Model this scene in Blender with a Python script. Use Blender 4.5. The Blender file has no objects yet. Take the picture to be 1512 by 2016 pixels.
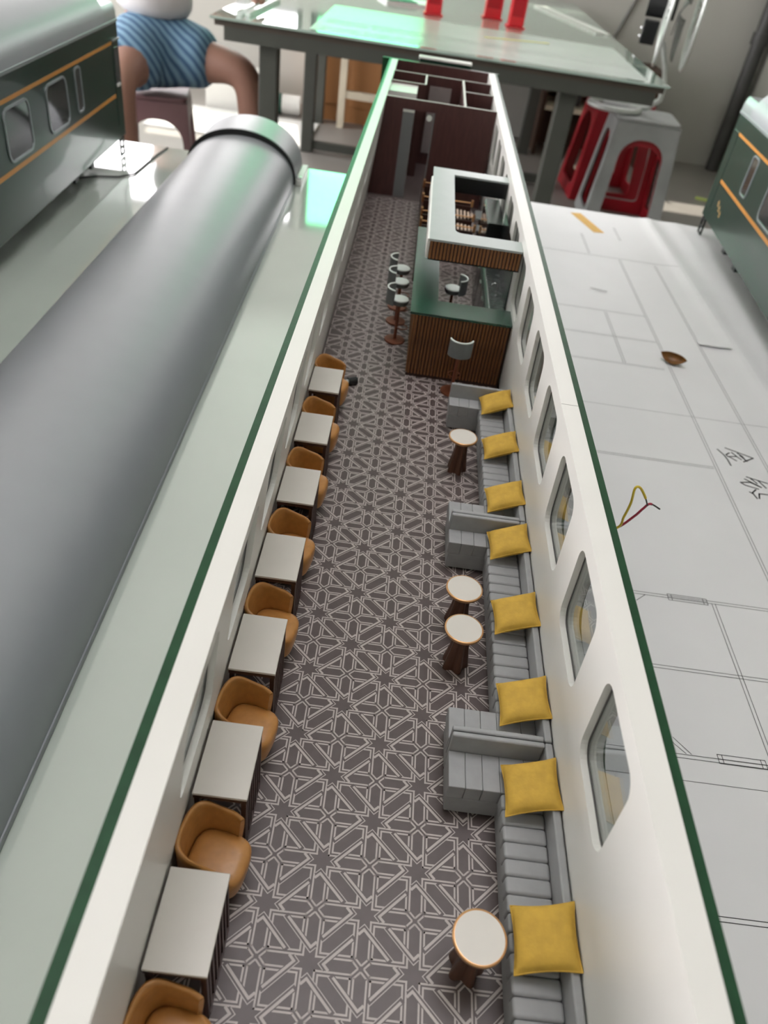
import bpy, bmesh, math, random
from mathutils import Vector, Matrix
random.seed(7)
S = 0.001                      # everything below is written in millimetres
PI = math.pi
scene = bpy.context.scene
C = scene.collection

# ------------------------------------------------------------------ camera
pitch, yaw, roll = 0.6858, 0.0335, -0.1600
cam_pos = Vector((-31.1, -17.8, 382.9))
F_PX = 1485.6
fw = Vector((math.sin(yaw)*math.cos(pitch), math.cos(yaw)*math.cos(pitch), -math.sin(pitch)))
rt = fw.cross(Vector((0, 0, 1))).normalized()
dn = fw.cross(rt)
r2 = rt*math.cos(roll) + dn*math.sin(roll)
d2 = -rt*math.sin(roll) + dn*math.cos(roll)
cam_data = bpy.data.cameras.new('camera')
cam_data.sensor_fit = 'HORIZONTAL'
cam_data.sensor_width = 36.0
cam_data.lens = 36.0*F_PX/1512.0
cam_data.clip_start = 0.01
cam_data.clip_end = 60
cam_data.dof.use_dof = True
cam_data.dof.focus_distance = 0.46
cam_data.dof.aperture_fstop = 15.0
cam = bpy.data.objects.new('camera', cam_data)
C.objects.link(cam)
m3 = Matrix((r2, -d2, -fw)).transposed()
cam.matrix_world = Matrix.Translation(cam_pos*S) @ m3.to_4x4()
scene.camera = cam

# ------------------------------------------------------------------ sky and exposure
world = bpy.data.worlds.new('sky')
scene.world = world
world.use_nodes = True
bg = world.node_tree.nodes['Background']
bg.inputs['Color'].default_value = (1.0, 0.965, 0.985, 1)
bg.inputs['Strength'].default_value = 10.0
sun_data = bpy.data.lights.new('sun', 'SUN')
sun_data.energy = 7.0
sun_data.angle = 0.01
sun_data.color = (1.0, 0.93, 0.82)
sun = bpy.data.objects.new('sun', sun_data)
C.objects.link(sun)
sun.rotation_euler = Vector((0.10, -0.52, -0.85)).to_track_quat('-Z', 'Y').to_euler()
vs = scene.view_settings
vs.view_transform = 'Standard'
vs.look = 'None'
vs.exposure = -0.15
vs.gamma = 1.0
vs.use_curve_mapping = False

# ------------------------------------------------------------------ helpers
def lin(c):
    c = c/255.0
    return c/12.92 if c <= 0.04045 else ((c+0.055)/1.055)**2.4

MATS = {}
def mat(name, rgb, rough=0.5, metal=0.0, var=0.05, scale=60.0, bump=0.0, coat=0.0, spec=0.5, stretch=None):
    """principled material with a procedural noise in the colour and, if asked, in the relief"""
    if name in MATS:
        return MATS[name]
    m = bpy.data.materials.new(name)
    m.use_nodes = True
    nt = m.node_tree
    b = nt.nodes['Principled BSDF']
    base = [lin(v) for v in rgb]
    b.inputs['Roughness'].default_value = rough
    b.inputs['Metallic'].default_value = metal
    b.inputs['Specular IOR Level'].default_value = spec
    b.inputs['Coat Weight'].default_value = coat
    b.inputs['Coat Roughness'].default_value = 0.05
    tc = nt.nodes.new('ShaderNodeTexCoord')
    n = nt.nodes.new('ShaderNodeTexNoise')
    n.inputs['Scale'].default_value = scale
    n.inputs['Detail'].default_value = 5
    if stretch:
        mp = nt.nodes.new('ShaderNodeMapping')
        mp.inputs['Scale'].default_value = stretch
        nt.links.new(tc.outputs['Object'], mp.inputs['Vector'])
        nt.links.new(mp.outputs['Vector'], n.inputs['Vector'])
    else:
        nt.links.new(tc.outputs['Object'], n.inputs['Vector'])
    r = nt.nodes.new('ShaderNodeValToRGB')
    r.color_ramp.elements[0].position = 0.3
    r.color_ramp.elements[1].position = 0.7
    r.color_ramp.elements[0].color = [v*(1-var) for v in base] + [1]
    r.color_ramp.elements[1].color = [min(1, v*(1+var)) for v in base] + [1]
    nt.links.new(n.outputs['Fac'], r.inputs['Fac'])
    nt.links.new(r.outputs['Color'], b.inputs['Base Color'])
    if bump:
        bp = nt.nodes.new('ShaderNodeBump')
        bp.inputs['Strength'].default_value = bump
        bp.inputs['Distance'].default_value = 0.001
        nt.links.new(n.outputs['Fac'], bp.inputs['Height'])
        nt.links.new(bp.outputs['Normal'], b.inputs['Normal'])
    MATS[name] = m
    return m

def glass(name, rgb, ior=1.6, rough=0.01):
    """thin clear pane: see-through plus mirror reflection by Fresnel"""
    if name in MATS:
        return MATS[name]
    m = bpy.data.materials.new(name)
    m.use_nodes = True
    nt = m.node_tree
    for n in list(nt.nodes):
        nt.nodes.remove(n)
    o = nt.nodes.new('ShaderNodeOutputMaterial')
    t = nt.nodes.new('ShaderNodeBsdfTransparent')
    nz = nt.nodes.new('ShaderNodeTexNoise')
    nz.inputs['Scale'].default_value = 20
    rp = nt.nodes.new('ShaderNodeValToRGB')
    base = [lin(v) for v in rgb]
    rp.color_ramp.elements[0].color = [v*0.96 for v in base] + [1]
    rp.color_ramp.elements[1].color = base + [1]
    nt.links.new(nz.outputs['Fac'], rp.inputs['Fac'])
    nt.links.new(rp.outputs['Color'], t.inputs['Color'])
    g = nt.nodes.new('ShaderNodeBsdfGlossy')
    g.inputs['Roughness'].default_value = rough
    lw = nt.nodes.new('ShaderNodeLayerWeight')
    lw.inputs['Blend'].default_value = 0.5
    pw = nt.nodes.new('ShaderNodeMath'); pw.operation = 'POWER'; pw.inputs[1].default_value = 5.0
    nt.links.new(lw.outputs['Facing'], pw.inputs[0])
    f0 = ((ior-1)/(ior+1))**2
    fr = nt.nodes.new('ShaderNodeMath'); fr.operation = 'MULTIPLY_ADD'
    fr.inputs[1].default_value = 1-f0; fr.inputs[2].default_value = f0
    nt.links.new(pw.outputs[0], fr.inputs[0])
    mx = nt.nodes.new('ShaderNodeMixShader')
    nt.links.new(fr.outputs[0], mx.inputs['Fac'])
    nt.links.new(t.outputs['BSDF'], mx.inputs[1])
    nt.links.new(g.outputs['BSDF'], mx.inputs[2])
    nt.links.new(mx.outputs['Shader'], o.inputs['Surface'])
    MATS[name] = m
    return m

class MB:
    """collects shapes (in mm) that end up as ONE mesh object"""
    def __init__(s):
        s.v = []; s.f = []; s.m = []
    def add(s, vs_, fs_, mi=0):
        o = len(s.v)
        s.v += [tuple(p) for p in vs_]
        s.f += [tuple(i+o for i in f) for f in fs_]
        s.m += [mi]*len(fs_)
        return s
    def box(s, x0, x1, y0, y1, z0, z1, mi=0):
        return s.add([(x0,y0,z0),(x1,y0,z0),(x1,y1,z0),(x0,y1,z0),(x0,y0,z1),(x1,y0,z1),(x1,y1,z1),(x0,y1,z1)],
                     [(0,3,2,1),(4,5,6,7),(0,1,5,4),(1,2,6,5),(2,3,7,6),(3,0,4,7)], mi)
    def bar(s, a, b, w, h, up=(0,0,1), mi=0):
        """rectangular bar from a to b, w wide, h high"""
        a = Vector(a); b = Vector(b); d = (b-a).normalized()
        u = Vector(up)
        if abs(d.dot(u)) > 0.97: u = Vector((0,1,0))
        r = d.cross(u).normalized(); u = r.cross(d).normalized()
        P = []
        for c in (a, b):
            for sx, sz in ((-1,-1),(1,-1),(1,1),(-1,1)):
                P.append(c + r*(sx*w/2) + u*(sz*h/2))
        return s.add(P, [(0,1,2,3),(7,6,5,4),(0,4,5,1),(1,5,6,2),(2,6,7,3),(3,7,4,0)], mi)
    def prism(s, poly, z0, z1, mi=0):
        n = len(poly)
        P = [(x,y,z0) for x,y in poly] + [(x,y,z1) for x,y in poly]
        return s.add(P, [tuple(range(n-1,-1,-1)), tuple(range(n,2*n))] + [(i,(i+1)%n,n+(i+1)%n,n+i) for i in range(n)], mi)
    def lathe(s, prof, n=24, c=(0,0,0), lobes=0, amp=0.0, mi=0, sx=1.0, sy=1.0):
        P = []; F = []
        for r, z in prof:
            for k in range(n):
                a = 2*PI*k/n
                rr = r*(1 + amp*math.cos(lobes*a)) if lobes else r
                P.append((c[0]+rr*math.cos(a)*sx, c[1]+rr*math.sin(a)*sy, c[2]+z))
        for j in range(len(prof)-1):
            for k in range(n):
                F.append((j*n+k, j*n+(k+1)%n, (j+1)*n+(k+1)%n, (j+1)*n+k))
        F.append(tuple(range(n-1,-1,-1)))
        F.append(tuple((len(prof)-1)*n+k for k in range(n)))
        return s.add(P, F, mi)
    def tube(s, pts, r, n=8, mi=0, closed=False):
        pts = [Vector(p) for p in pts]
        rs = r if isinstance(r, (list, tuple)) else [r]*len(pts)
        P = []; F = []; N = len(pts)
        prev = None
        for i, p in enumerate(pts):
            if closed:
                d = (pts[(i+1)%N] - pts[i-1])
            else:
                d = pts[min(i+1,N-1)] - pts[max(i-1,0)]
            d = d.normalized() if d.length > 1e-9 else Vector((0,0,1))
            if prev is None:
                u = Vector((0,0,1)) if abs(d.z) < 0.9 else Vector((1,0,0))
                a = d.cross(u).normalized()
            else:
                a = (prev - d*prev.dot(d))
                a = a.normalized() if a.length > 1e-6 else d.orthogonal().normalized()
            prev = a
            b = d.cross(a)
            for k in range(n):
                t = 2*PI*k/n
                P.append(p + a*(rs[i]*math.cos(t)) + b*(rs[i]*math.sin(t)))
        M_ = N if closed else N-1
        for i in range(M_):
            j = (i+1) % N
            for k in range(n):
                F.append((i*n+k, i*n+(k+1)%n, j*n+(k+1)%n, j*n+k))
        if not closed:
            F.append(tuple(range(n-1,-1,-1)))
            F.append(tuple((N-1)*n+k for k in range(n)))
        return s.add(P, F, mi)
    def grid(s, fn, nu, nv, mi=0, wrap=False):
        P = [fn(i/nu, j/nv) for j in range(nv+1) for i in range(nu+1)]
        F = [(j*(nu+1)+i, j*(nu+1)+i+1, (j+1)*(nu+1)+i+1, (j+1)*(nu+1)+i) for j in range(nv) for i in range(nu)]
        return s.add(P, F, mi)
    def sphere(s, c, r, n=12, mi=0):
        rx, ry, rz = r if isinstance(r, (tuple, list)) else (r, r, r)
        P = []; F = []
        for j in range(n+1):
            t = PI*j/n
            for k in range(2*n):
                a = PI*k/n
                P.append((c[0]+rx*math.sin(t)*math.cos(a), c[1]+ry*math.sin(t)*math.sin(a), c[2]+rz*math.cos(t)))
        for j in range(n):
            for k in range(2*n):
                F.append((j*2*n+k, (j+1)*2*n+k, (j+1)*2*n+(k+1)%(2*n), j*2*n+(k+1)%(2*n)))
        return s.add(P, F, mi)
    def mesh(s, name, mats, smooth=False):
        me = bpy.data.meshes.new(name)
        me.from_pydata([(x*S, y*S, z*S) for x, y, z in s.v], [], s.f)
        for m in (mats if isinstance(mats, (list, tuple)) else [mats]):
            me.materials.append(m)
        me.polygons.foreach_set('material_index', s.m)
        bm = bmesh.new(); bm.from_mesh(me)
        bmesh.ops.remove_doubles(bm, verts=bm.verts, dist=1e-7)
        bmesh.ops.recalc_face_normals(bm, faces=bm.faces)
        bm.to_mesh(me); bm.free()
        if smooth:
            me.polygons.foreach_set('use_smooth', [True]*len(me.polygons))
            me.set_sharp_from_angle(angle=math.radians(48))
        me.update()
        return me
    def build(s, name, mats, parent=None, smooth=False, bevel=0, seg=2, loc=None, rot=None):
        o = bpy.data.objects.new(name, s.mesh(name, mats, smooth))
        C.objects.link(o)
        if parent: o.parent = parent
        if loc: o.location = Vector(loc)*S
        if rot: o.rotation_euler = rot
        if bevel:
            b = o.modifiers.new('bevel', 'BEVEL')
            b.width = bevel*S; b.segments = seg; b.limit_method = 'ANGLE'; b.angle_limit = math.radians(40)
            o.data.polygons.foreach_set('use_smooth', [True]*len(o.data.polygons))
            b.harden_normals = True
        return o

def put(name, me, parent=None, loc=(0,0,0), rot=None, scale=None):
    o = bpy.data.objects.new(name, me)
    C.objects.link(o)
    if parent: o.parent = parent
    o.location = Vector(loc)*S
    if rot: o.rotation_euler = rot
    if scale: o.scale = scale
    return o

def tag(o, label, cat, group=None, kind=None):
    o['label'] = label; o['category'] = cat
    if group: o['group'] = group
    if kind: o['kind'] = kind
    return o

def thing(name, label, cat, loc=(0,0,0), rz=0.0, group=None, rot=None):
    o = bpy.data.objects.new(name, None)
    o.empty_display_size = 0.01
    C.objects.link(o)
    o.location = Vector(loc)*S
    o.rotation_euler = rot if rot else (0, 0, rz)
    return tag(o, label, cat, group)

def dup(root, loc, rz, label, group=None):
    def cp(o, parent):
        c = o.copy(); C.objects.link(c); c.parent = parent
        for ch in o.children: cp(ch, c)
        return c
    r = cp(root, None)
    r.location = Vector(loc)*S; r.rotation_euler = (0, 0, rz)
    r['label'] = label
    if group: r['group'] = group
    return r

def struct(o):
    o['kind'] = 'structure'
    return o

def rrect(x0, x1, y0, y1, r, n=6):
    """rounded rectangle, counter-clockwise from the bottom-left arc; four arcs of n+1 points"""
    P = []
    for cx, cy, a0 in ((x0+r, y0+r, PI), (x1-r, y0+r, 1.5*PI), (x1-r, y1-r, 0), (x0+r, y1-r, 0.5*PI)):
        for k in range(n+1):
            a = a0 + 0.5*PI*k/n
            P.append((cx + r*math.cos(a), cy + r*math.sin(a)))
    return P

# ------------------------------------------------------------------ materials
M_white = mat('white_acrylic', (214, 213, 208), 0.38, var=0.015, scale=25)
M_green_skin = mat('green_lacquer_edge', (22, 62, 36), 0.4, var=0.15, scale=90, bump=0.15, spec=0.25)
M_edge = mat('pale_board_edge', (205, 208, 200), 0.5, var=0.03)
M_carpet = mat('printed_carpet_ground', (84, 73, 72), 0.42, var=0.10, scale=160)
M_line = mat('printed_carpet_line', (184, 174, 170), 0.42, var=0.05, scale=200)
M_tan = mat('tan_leather', (178, 126, 68), 0.36, var=0.10, scale=220, bump=0.15)
M_dark_wood = mat('dark_walnut', (58, 34, 28), 0.4, var=0.25, scale=60, stretch=(8, 8, 1))
M_mahog = mat('mahogany_panel', (72, 44, 42), 0.35, var=0.18, scale=40, stretch=(10, 10, 1))
M_rib = mat('brown_ribbed_wood', (128, 84, 48), 0.5, var=0.25, scale=60, stretch=(3, 3, 0.6))
M_tabletop = mat('cream_laminate', (206, 202, 194), 0.35, var=0.02, scale=50)
M_grey_fab = mat('grey_upholstery', (150, 151, 152), 0.6, var=0.05, scale=140, bump=0.12)
M_yellow = mat('mustard_fabric', (192, 154, 58), 0.75, var=0.10, scale=180, bump=0.35)
M_copper = mat('copper_metal', (140, 86, 66), 0.38, metal=0.4, var=0.08)
M_brass = mat('brass_rod', (196, 150, 104), 0.3, metal=0.6, var=0.06)
M_stool_grey = mat('stool_grey_plastic', (108, 112, 112), 0.45, var=0.04)
M_stool_white = mat('stool_white_pad', (214, 222, 216), 0.45, var=0.02)
M_counter = mat('green_gloss_counter', (18, 62, 47), 0.27, var=0.25, scale=120, coat=0.0, spec=1.0)
M_canopy = mat('pale_grey_canopy', (148, 156, 153), 0.32, var=0.03)
M_black = mat('black_gloss', (18, 20, 22), 0.25, var=0.1)
M_chrome = mat('chrome', (210, 212, 212), 0.18, metal=0.9, var=0.03)
M_marble = mat('dark_marble', (62, 68, 66), 0.2, var=0.5, scale=120)
M_grey_door = mat('grey_door', (112, 114, 114), 0.5, var=0.03)
M_beige = mat('beige_slat', (196, 176, 158), 0.55, var=0.06)
M_roof = mat('grey_roof_paint', (146, 149, 154), 0.42, var=0.02, scale=30, coat=0.0, spec=0.9)
M_coach_green = mat('coach_green_paint', (14, 44, 34), 0.32, var=0.08, scale=15, coat=0.2)
M_orange = mat('orange_stripe', (196, 132, 52), 0.4, var=0.06)
M_silver = mat('silver_frame', (150, 156, 158), 0.35, metal=0.4, var=0.04)
M_dark_glass = mat('smoked_glass', (58, 60, 60), 0.08, var=0.1, scale=10, coat=0.6)
M_under = mat('black_underframe', (26, 27, 29), 0.5, var=0.15)
M_paper = mat('drawing_paper', (222, 222, 223), 0.42, var=0.02, scale=12, bump=0.05)
M_ink = mat('black_ink', (52, 52, 54), 0.7, var=0.05)
M_marker = mat('black_marker', (24, 24, 26), 0.6, var=0.05)
M_tape = mat('yellow_masking_tape', (226, 178, 84), 0.6, var=0.05)
M_sheet_glass = mat('green_sheet_glass', (196, 204, 196), 0.05, var=0.04, scale=6, coat=1.0, spec=1.0)
M_table_board = mat('grey_board', (128, 130, 126), 0.5, var=0.05, scale=8)
M_steel_dark = mat('painted_steel', (66, 68, 62), 0.5, var=0.08, scale=10)
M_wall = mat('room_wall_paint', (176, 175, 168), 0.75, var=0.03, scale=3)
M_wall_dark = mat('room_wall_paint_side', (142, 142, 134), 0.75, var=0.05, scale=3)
M_ceiling = mat('ceiling_paint', (206, 206, 200), 0.8, var=0.02, scale=3)
M_floor = mat('concrete_floor', (136, 132, 126), 0.45, var=0.08, scale=3)
M_groove = mat('dark_grey_groove', (70, 68, 66), 0.5, var=0.05)  # groove shade put into a dark colour
M_ped = mat('brown_pedestal_wood', (86, 56, 42), 0.4, var=0.2, scale=60, stretch=(8, 8, 1))
M_glass = glass('clear_window_acrylic', (240, 243, 243), 2.1)
M_green_glass = glass('green_tinted_window_glass', (158, 236, 196), 1.45)

# ------------------------------------------------------------------ the room
FLOOR_Z = -760.0
TABLE_Z = -80.0
struct(MB().box(-3600, 2000, -1700, 5600, FLOOR_Z-60, FLOOR_Z).build('floor', M_floor))
SKX, SKY = (-400, 500), (260, 930)      # unseen ceiling opening, added to light the work table from above
cl = MB().box(-3600, SKX[0], -1700, 5600, 2000, 2060).box(SKX[1], 2000, -1700, 5600, 2000, 2060)
cl.box(SKX[0], SKX[1], -1700, SKY[0], 2000, 2060).box(SKX[0], SKX[1], SKY[1], 5600, 2000, 2060)
struct(cl.build('ceiling', M_ceiling))
WX = (-2600, -820, -770, -60, 150, 1700)      # clear window, green window, added clear window
WZ = (250, 1413)
W3 = 820                            # sill of the unseen third window, added to brighten the drawing's far end
w = MB()
w.box(-3600, 2000, 5400, 5560, FLOOR_Z, WZ[0])
w.box(-3600, 2000, 5400, 5560, WZ[1], 2000)
w.box(-3600, WX[0], 5400, 5560, WZ[0], WZ[1])
w.box(WX[1], WX[2], 5400, 5560, WZ[0], WZ[1])
w.box(WX[3], WX[4], 5400, 5560, WZ[0], WZ[1])
w.box(WX[5], 2000, 5400, 5560, WZ[0], WZ[1])
w.box(WX[4], WX[5], 5400, 5560, WZ[0], W3)
struct(w.build('wall_back', M_wall))
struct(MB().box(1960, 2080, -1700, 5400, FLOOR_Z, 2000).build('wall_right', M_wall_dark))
def window(name, x0, x1, panes, pane_mat, za=WZ[0]):
    f = MB()
    for z in (za, WZ[1]-36): f.box(x0, x1, 5420, 5470, z, z+36)
    n = panes
    for k in range(n+1):
        x = x0 + (x1-x0-36)*k/n
        f.box(x, x+36, 5420, 5470, za+36, WZ[1]-36)
    o = struct(f.build(name, M_steel_dark))
    if pane_mat:
        for k in range(n):
            xa = x0 + (x1-x0-36)*k/n + 36; xb = x0 + (x1-x0-36)*(k+1)/n
            MB().box(xa, xb, 5440, 5446, WZ[0]+36, WZ[1]-36).build('window_pane', pane_mat, o)
window('window_1', WX[0], WX[1], 2, None)
window('window_2', WX[2], WX[3], 1, M_green_glass)
window('window_added', WX[4], WX[5], 2, None, W3)
# dark cast-iron pipe standing in the corner by the side wall
p = thing('wall_pipe', 'dark vertical pipe standing in the room corner behind the fan', 'pipe', (1890, 5310, FLOOR_Z))
MB().lathe([(42, 0), (42, 2750)], 20).build('pipe_shaft', mat('grey_black_pipe', (62, 62, 60), 0.5, var=0.2, scale=10), p, smooth=True)
for z in (700, 1900): MB().lathe([(52, z), (52, z+60)], 20).build('pipe_collar', MATS['grey_black_pipe'], p, smooth=True)

struct(MB().box(-3600, 2000, -1820, -1700, FLOOR_Z, 2000).build('wall_front', M_wall))
lw_ = MB()
lw_.box(-3720, -3600, -1820, 5560, FLOOR_Z, -250); lw_.box(-3720, -3600, -1820, 5560, 1880, 2000)
for ya, yb in ((-1820, -300), (2300, 2500), (5100, 5560)): lw_.box(-3720, -3600, ya, yb, -250, 1880)
struct(lw_.build('wall_left', M_wall))

# ------------------------------------------------------------------ the work table
t = thing('work_table', 'large low work table carrying the model coaches', 'table', (0, 0, FLOOR_Z))
hz = TABLE_Z - 4 - FLOOR_Z
MB().box(-1250, 1250, -620, 1622, hz-24, hz).build('table_board', M_table_board, t)
for x in (-1180, -380, 420, 1180):
    for y in (-540, 1540):
        MB().box(x-25, x+25, y-25, y+25, 0, hz-24).build('leg', M_steel_dark, t)
for y in (-540, 1540):
    MB().box(-1155, 1155, y-14, y+14, hz-70, hz-24.2).build('rail', M_steel_dark, t)
g = MB().box(-1245, 60, -600, 1619, TABLE_Z-4, TABLE_Z).build("glass_sheet", M_sheet_glass)
tag(g, 'thick green-tinted glass sheet covering the left half of the work table', 'glass sheet')

# the paper drawing: one sheet with its printed lines
PZ = TABLE_Z
pm = MB()
def paper_z(x, y):
    a = 470 + (1500-y)*0.03
    return PZ + 1.0 + 2.6*math.exp(-((x-a)/16)**2) + 1.4*math.exp(-((x-a-60)/22)**2)
def sheet(u, v):
    x = 62 + 1180*u; y = -590 + 2208*v
    return (x, y, paper_z(x, y))
pm.grid(sheet, 150, 60)
def pline(pts, wdt, mi=1, dz=0.12):
    for (xa, ya), (xb, yb) in zip(pts, pts[1:]):
        L = math.hypot(xb-xa, yb-ya)
        if L < 1e-6: continue
        nx, ny = -(yb-ya)/L*wdt/2, (xb-xa)/L*wdt/2
        ex, ey = (xb-xa)/L*wdt*0.3, (yb-ya)/L*wdt*0.3
        n = max(1, int(L/30))
        for k in range(n):
            p0 = (xa-ex + (xb-xa+2*ex)*k/n, ya-ey + (yb-ya+2*ey)*k/n)
            p1 = (xa-ex + (xb-xa+2*ex)*(k+1)/n, ya-ey + (yb-ya+2*ey)*(k+1)/n)
            q = [(p0[0]+nx, p0[1]+ny), (p1[0]+nx, p1[1]+ny), (p1[0]-nx, p1[1]-ny), (p0[0]-nx, p0[1]-ny)]
            pm.add([(x, y, paper_z(x, y)+dz) for x, y in q], [(0, 1, 2, 3)], mi)
LW = 0.55
def hline(y, x0, x1, dbl=3.2, w=LW):
    pline([(x0, y), (x1, y)], w)
    if dbl: pline([(x0, y-dbl), (x1, y-dbl)], w)
def vline(x, y0, y1, dbl=3.2, w=LW):
    pline([(x, y0), (x, y1)], w)
    if dbl: pline([(x+dbl, y0), (x+dbl, y1)], w)
vline(360, 300, 1350); vline(424, 560, 1345)
hline(1356, 150, 470); hline(1113, 120, 360); hline(1024, 120, 360); hline(940, 120, 352)
hline(818, 120, 470, 0); hline(709, 120, 358)
vline(306, 1361, 1466); vline(380, 1454, 1530); vline(294.8, 941, 1106)
hline(484, 120, 420); hline(399, 120, 420); hline(315, 120, 420); hline(293, 120, 520, 0, 0.45)
vline(293.5, 315, 481); vline(420, 120, 484); hline(200, 120, 420)
for y in (483.5, 316.5):
    for x in (253, 256.5, 286, 289.5): pline([(x, y+2.4), (x, y-5.2)], LW)
    for d in (2.4, -1.4, -5.2): pline([(253, y+d), (289.5, y+d)], 0.6)
pline([(222, 329), (233, 316)], LW); pline([(219, 326), (229, 316)], LW); pline([(222, 472), (232, 481)], LW)
for s_ in [[(373.7,749.1),(378.5,739.0),(380.3,730.1),(381.0,717.6)],[(384.7,754.7),(399.2,747.8),(414.5,740.3),(399.6,729.3)],
           [(386.8,744.7),(381.5,739.7),(382.7,736.2),(393.8,739.0),(398.2,733.6)],[(383.8,736.5),(391.0,729.5)],[(390.0,746.5),(394.4,739.1)],
           [(397.1,746.4),(401.2,741.7),(403.1,732.0)],[(398.6,742.0),(404.6,731.4)],[(393.3,698.4),(405.1,694.3),(415.9,690.8)],
           [(389.7,693.7),(405.2,681.5)],[(382.5,685.6),(394.3,688.3),(405.0,681.1)],[(382.5,685.6),(386.4,681.4),(400.6,677.1)],
           [(396.9,696.7),(402.5,687.7)],[(405.4,693.5),(410.7,681.1)],[(397.0,675.5),(390.8,668.3),(393.0,658.2)],
           [(387.8,669.2),(390.5,666.6)],[(395.7,658.8),(398.3,668.3),(408.5,668.6)]]:
    pline(s_, 1.7, 2, 0.18)
d = pm.build('drawing_sheet', [M_paper, M_ink, M_marker], None)
tag(d, 'large white plan drawing with black lines and handwriting on the right of the table', 'drawing')

tp = MB()
def tape(u, v):
    x0, y0, x1, y1 = 312, 1588, 345, 1484
    x = x0 + (x1-x0)*v + 22*(u-0.5); y = y0 + (y1-y0)*v + 5*(u-0.5)
    return (x, y, paper_z(x, y) + 0.35)
tp.grid(tape, 4, 8)
tag(tp.build('tape_strip', M_tape), 'short strip of yellow masking tape holding down the drawing', 'tape')
cab = MB().tube([(-640, 1300, TABLE_Z+2), (-616.8, 1348.5, TABLE_Z+2), (-590.4, 1374.9, TABLE_Z+2), (-554.6, 1390.4, TABLE_Z+2), (-536.3, 1419.5, TABLE_Z+2), (-535.4, 1492, TABLE_Z+2), (-534.8, 1555, TABLE_Z+2), (-530.2, 1608.5, TABLE_Z+2)], 1.6, 6)
tag(cab.build('thin_cable', M_marker, smooth=True), 'thin dark cable lying on the glass beside the left coach', 'cable')
# dry brown seed pod lying on the drawing
pod = MB()
def podf(u, v):
    a = PI*(0.12 + 0.96*u); t = -1 + 2*v
    r = 9.5*max(0.02, (1-abs(t)**2.4))
    return (t*19, -math.cos(a)*r, math.sin(a+PI)*r*0.8 + 8 + 3*t*t)
pod.grid(podf, 14, 16)
o = pod.build('seed_pod', mat('dry_brown_pod', (118, 78, 34), 0.45, var=0.3, scale=150), smooth=True, loc=(368, 963, PZ+1.4), rot=(0.25, 0, -0.5))
sm = o.modifiers.new('thick', 'SOLIDIFY'); sm.thickness = 0.0008
tag(o, 'curled dry brown seed pod lying on the paper drawing', 'seed pod')
o = MB().bar((285, 1195, PZ+3.2), (312, 1188, PZ+3.2), 4, 0.6).build('paper_sliver', M_paper)
tag(o, 'small sliver of white paper lying near the coach on the drawing', 'paper scrap')
o = MB().bar((425, 1040, PZ+3.4), (474, 1038, PZ+5.2), 16, 0.6).build('paper_sliver', M_paper)
tag(o, 'creased white paper scrap lying by the fold of the drawing', 'paper scrap')

# ------------------------------------------------------------------ the open coach
H = 143.6
XI, XW, XO = 84.3, 95.5, 100.0
LEAN = {-1: 14.2, 1: 5.0}
CO_Y0, CO_Y1 = -60.0, 1586.0
WIN_W, WIN_P, WIN_A, WIN_Z0, WIN_Z1 = 55.0, 86.4, 143.5, 77.5, 132.5
coach = thing('coach_model', 'open-topped model coach with white walls and green rim seen from above', 'model coach', (0, 0, TABLE_Z))
OZ = -TABLE_Z                    # children of the coach are written from the car floor up
def wall_in(side, z):            # inner face of a side wall at height z
    return side*(XI + LEAN[side]*(H-z)/H)

# floor with its printed star pattern
fl = MB()
fl.box(-98.3, 89.2, CO_Y0, CO_Y1, OZ-6, OZ)
A_, B_ = 24.33, 23.87
X0_, Y0_ = -3.48, 117.84
def seg(p0, p1, wdt, mi, lay, cx, cy, rot):
    c, s_ = (1, 0, -1, 0)[rot], (0, 1, 0, -1)[rot]
    P = []
    for u, v in (p0, p1): P.append((u*c - v*s_, u*s_ + v*c))
    (ua, va), (ub, vb) = P
    xa, ya, xb, yb = cx+ua*A_, cy+va*B_, cx+ub*A_, cy+vb*B_
    L = math.hypot(xb-xa, yb-ya); k = wdt*A_/2
    nx, ny = -(yb-ya)/L*k, (xb-xa)/L*k
    q = [(xa+nx, ya+ny), (xb+nx, yb+ny), (xb-nx, yb-ny), (xa-nx, ya-ny)]
    if all(-97 < x < 88.5 and CO_Y0 < y < 1252 for x, y in q):
        fl.add([(x, y, OZ+0.03+0.04*lay+0.006*rot+0.0015*((cx > X0_)+2*(int(round((cy-Y0_)/B_)) % 3))) for x, y in q], [(0, 1, 2, 3)], mi)
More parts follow.
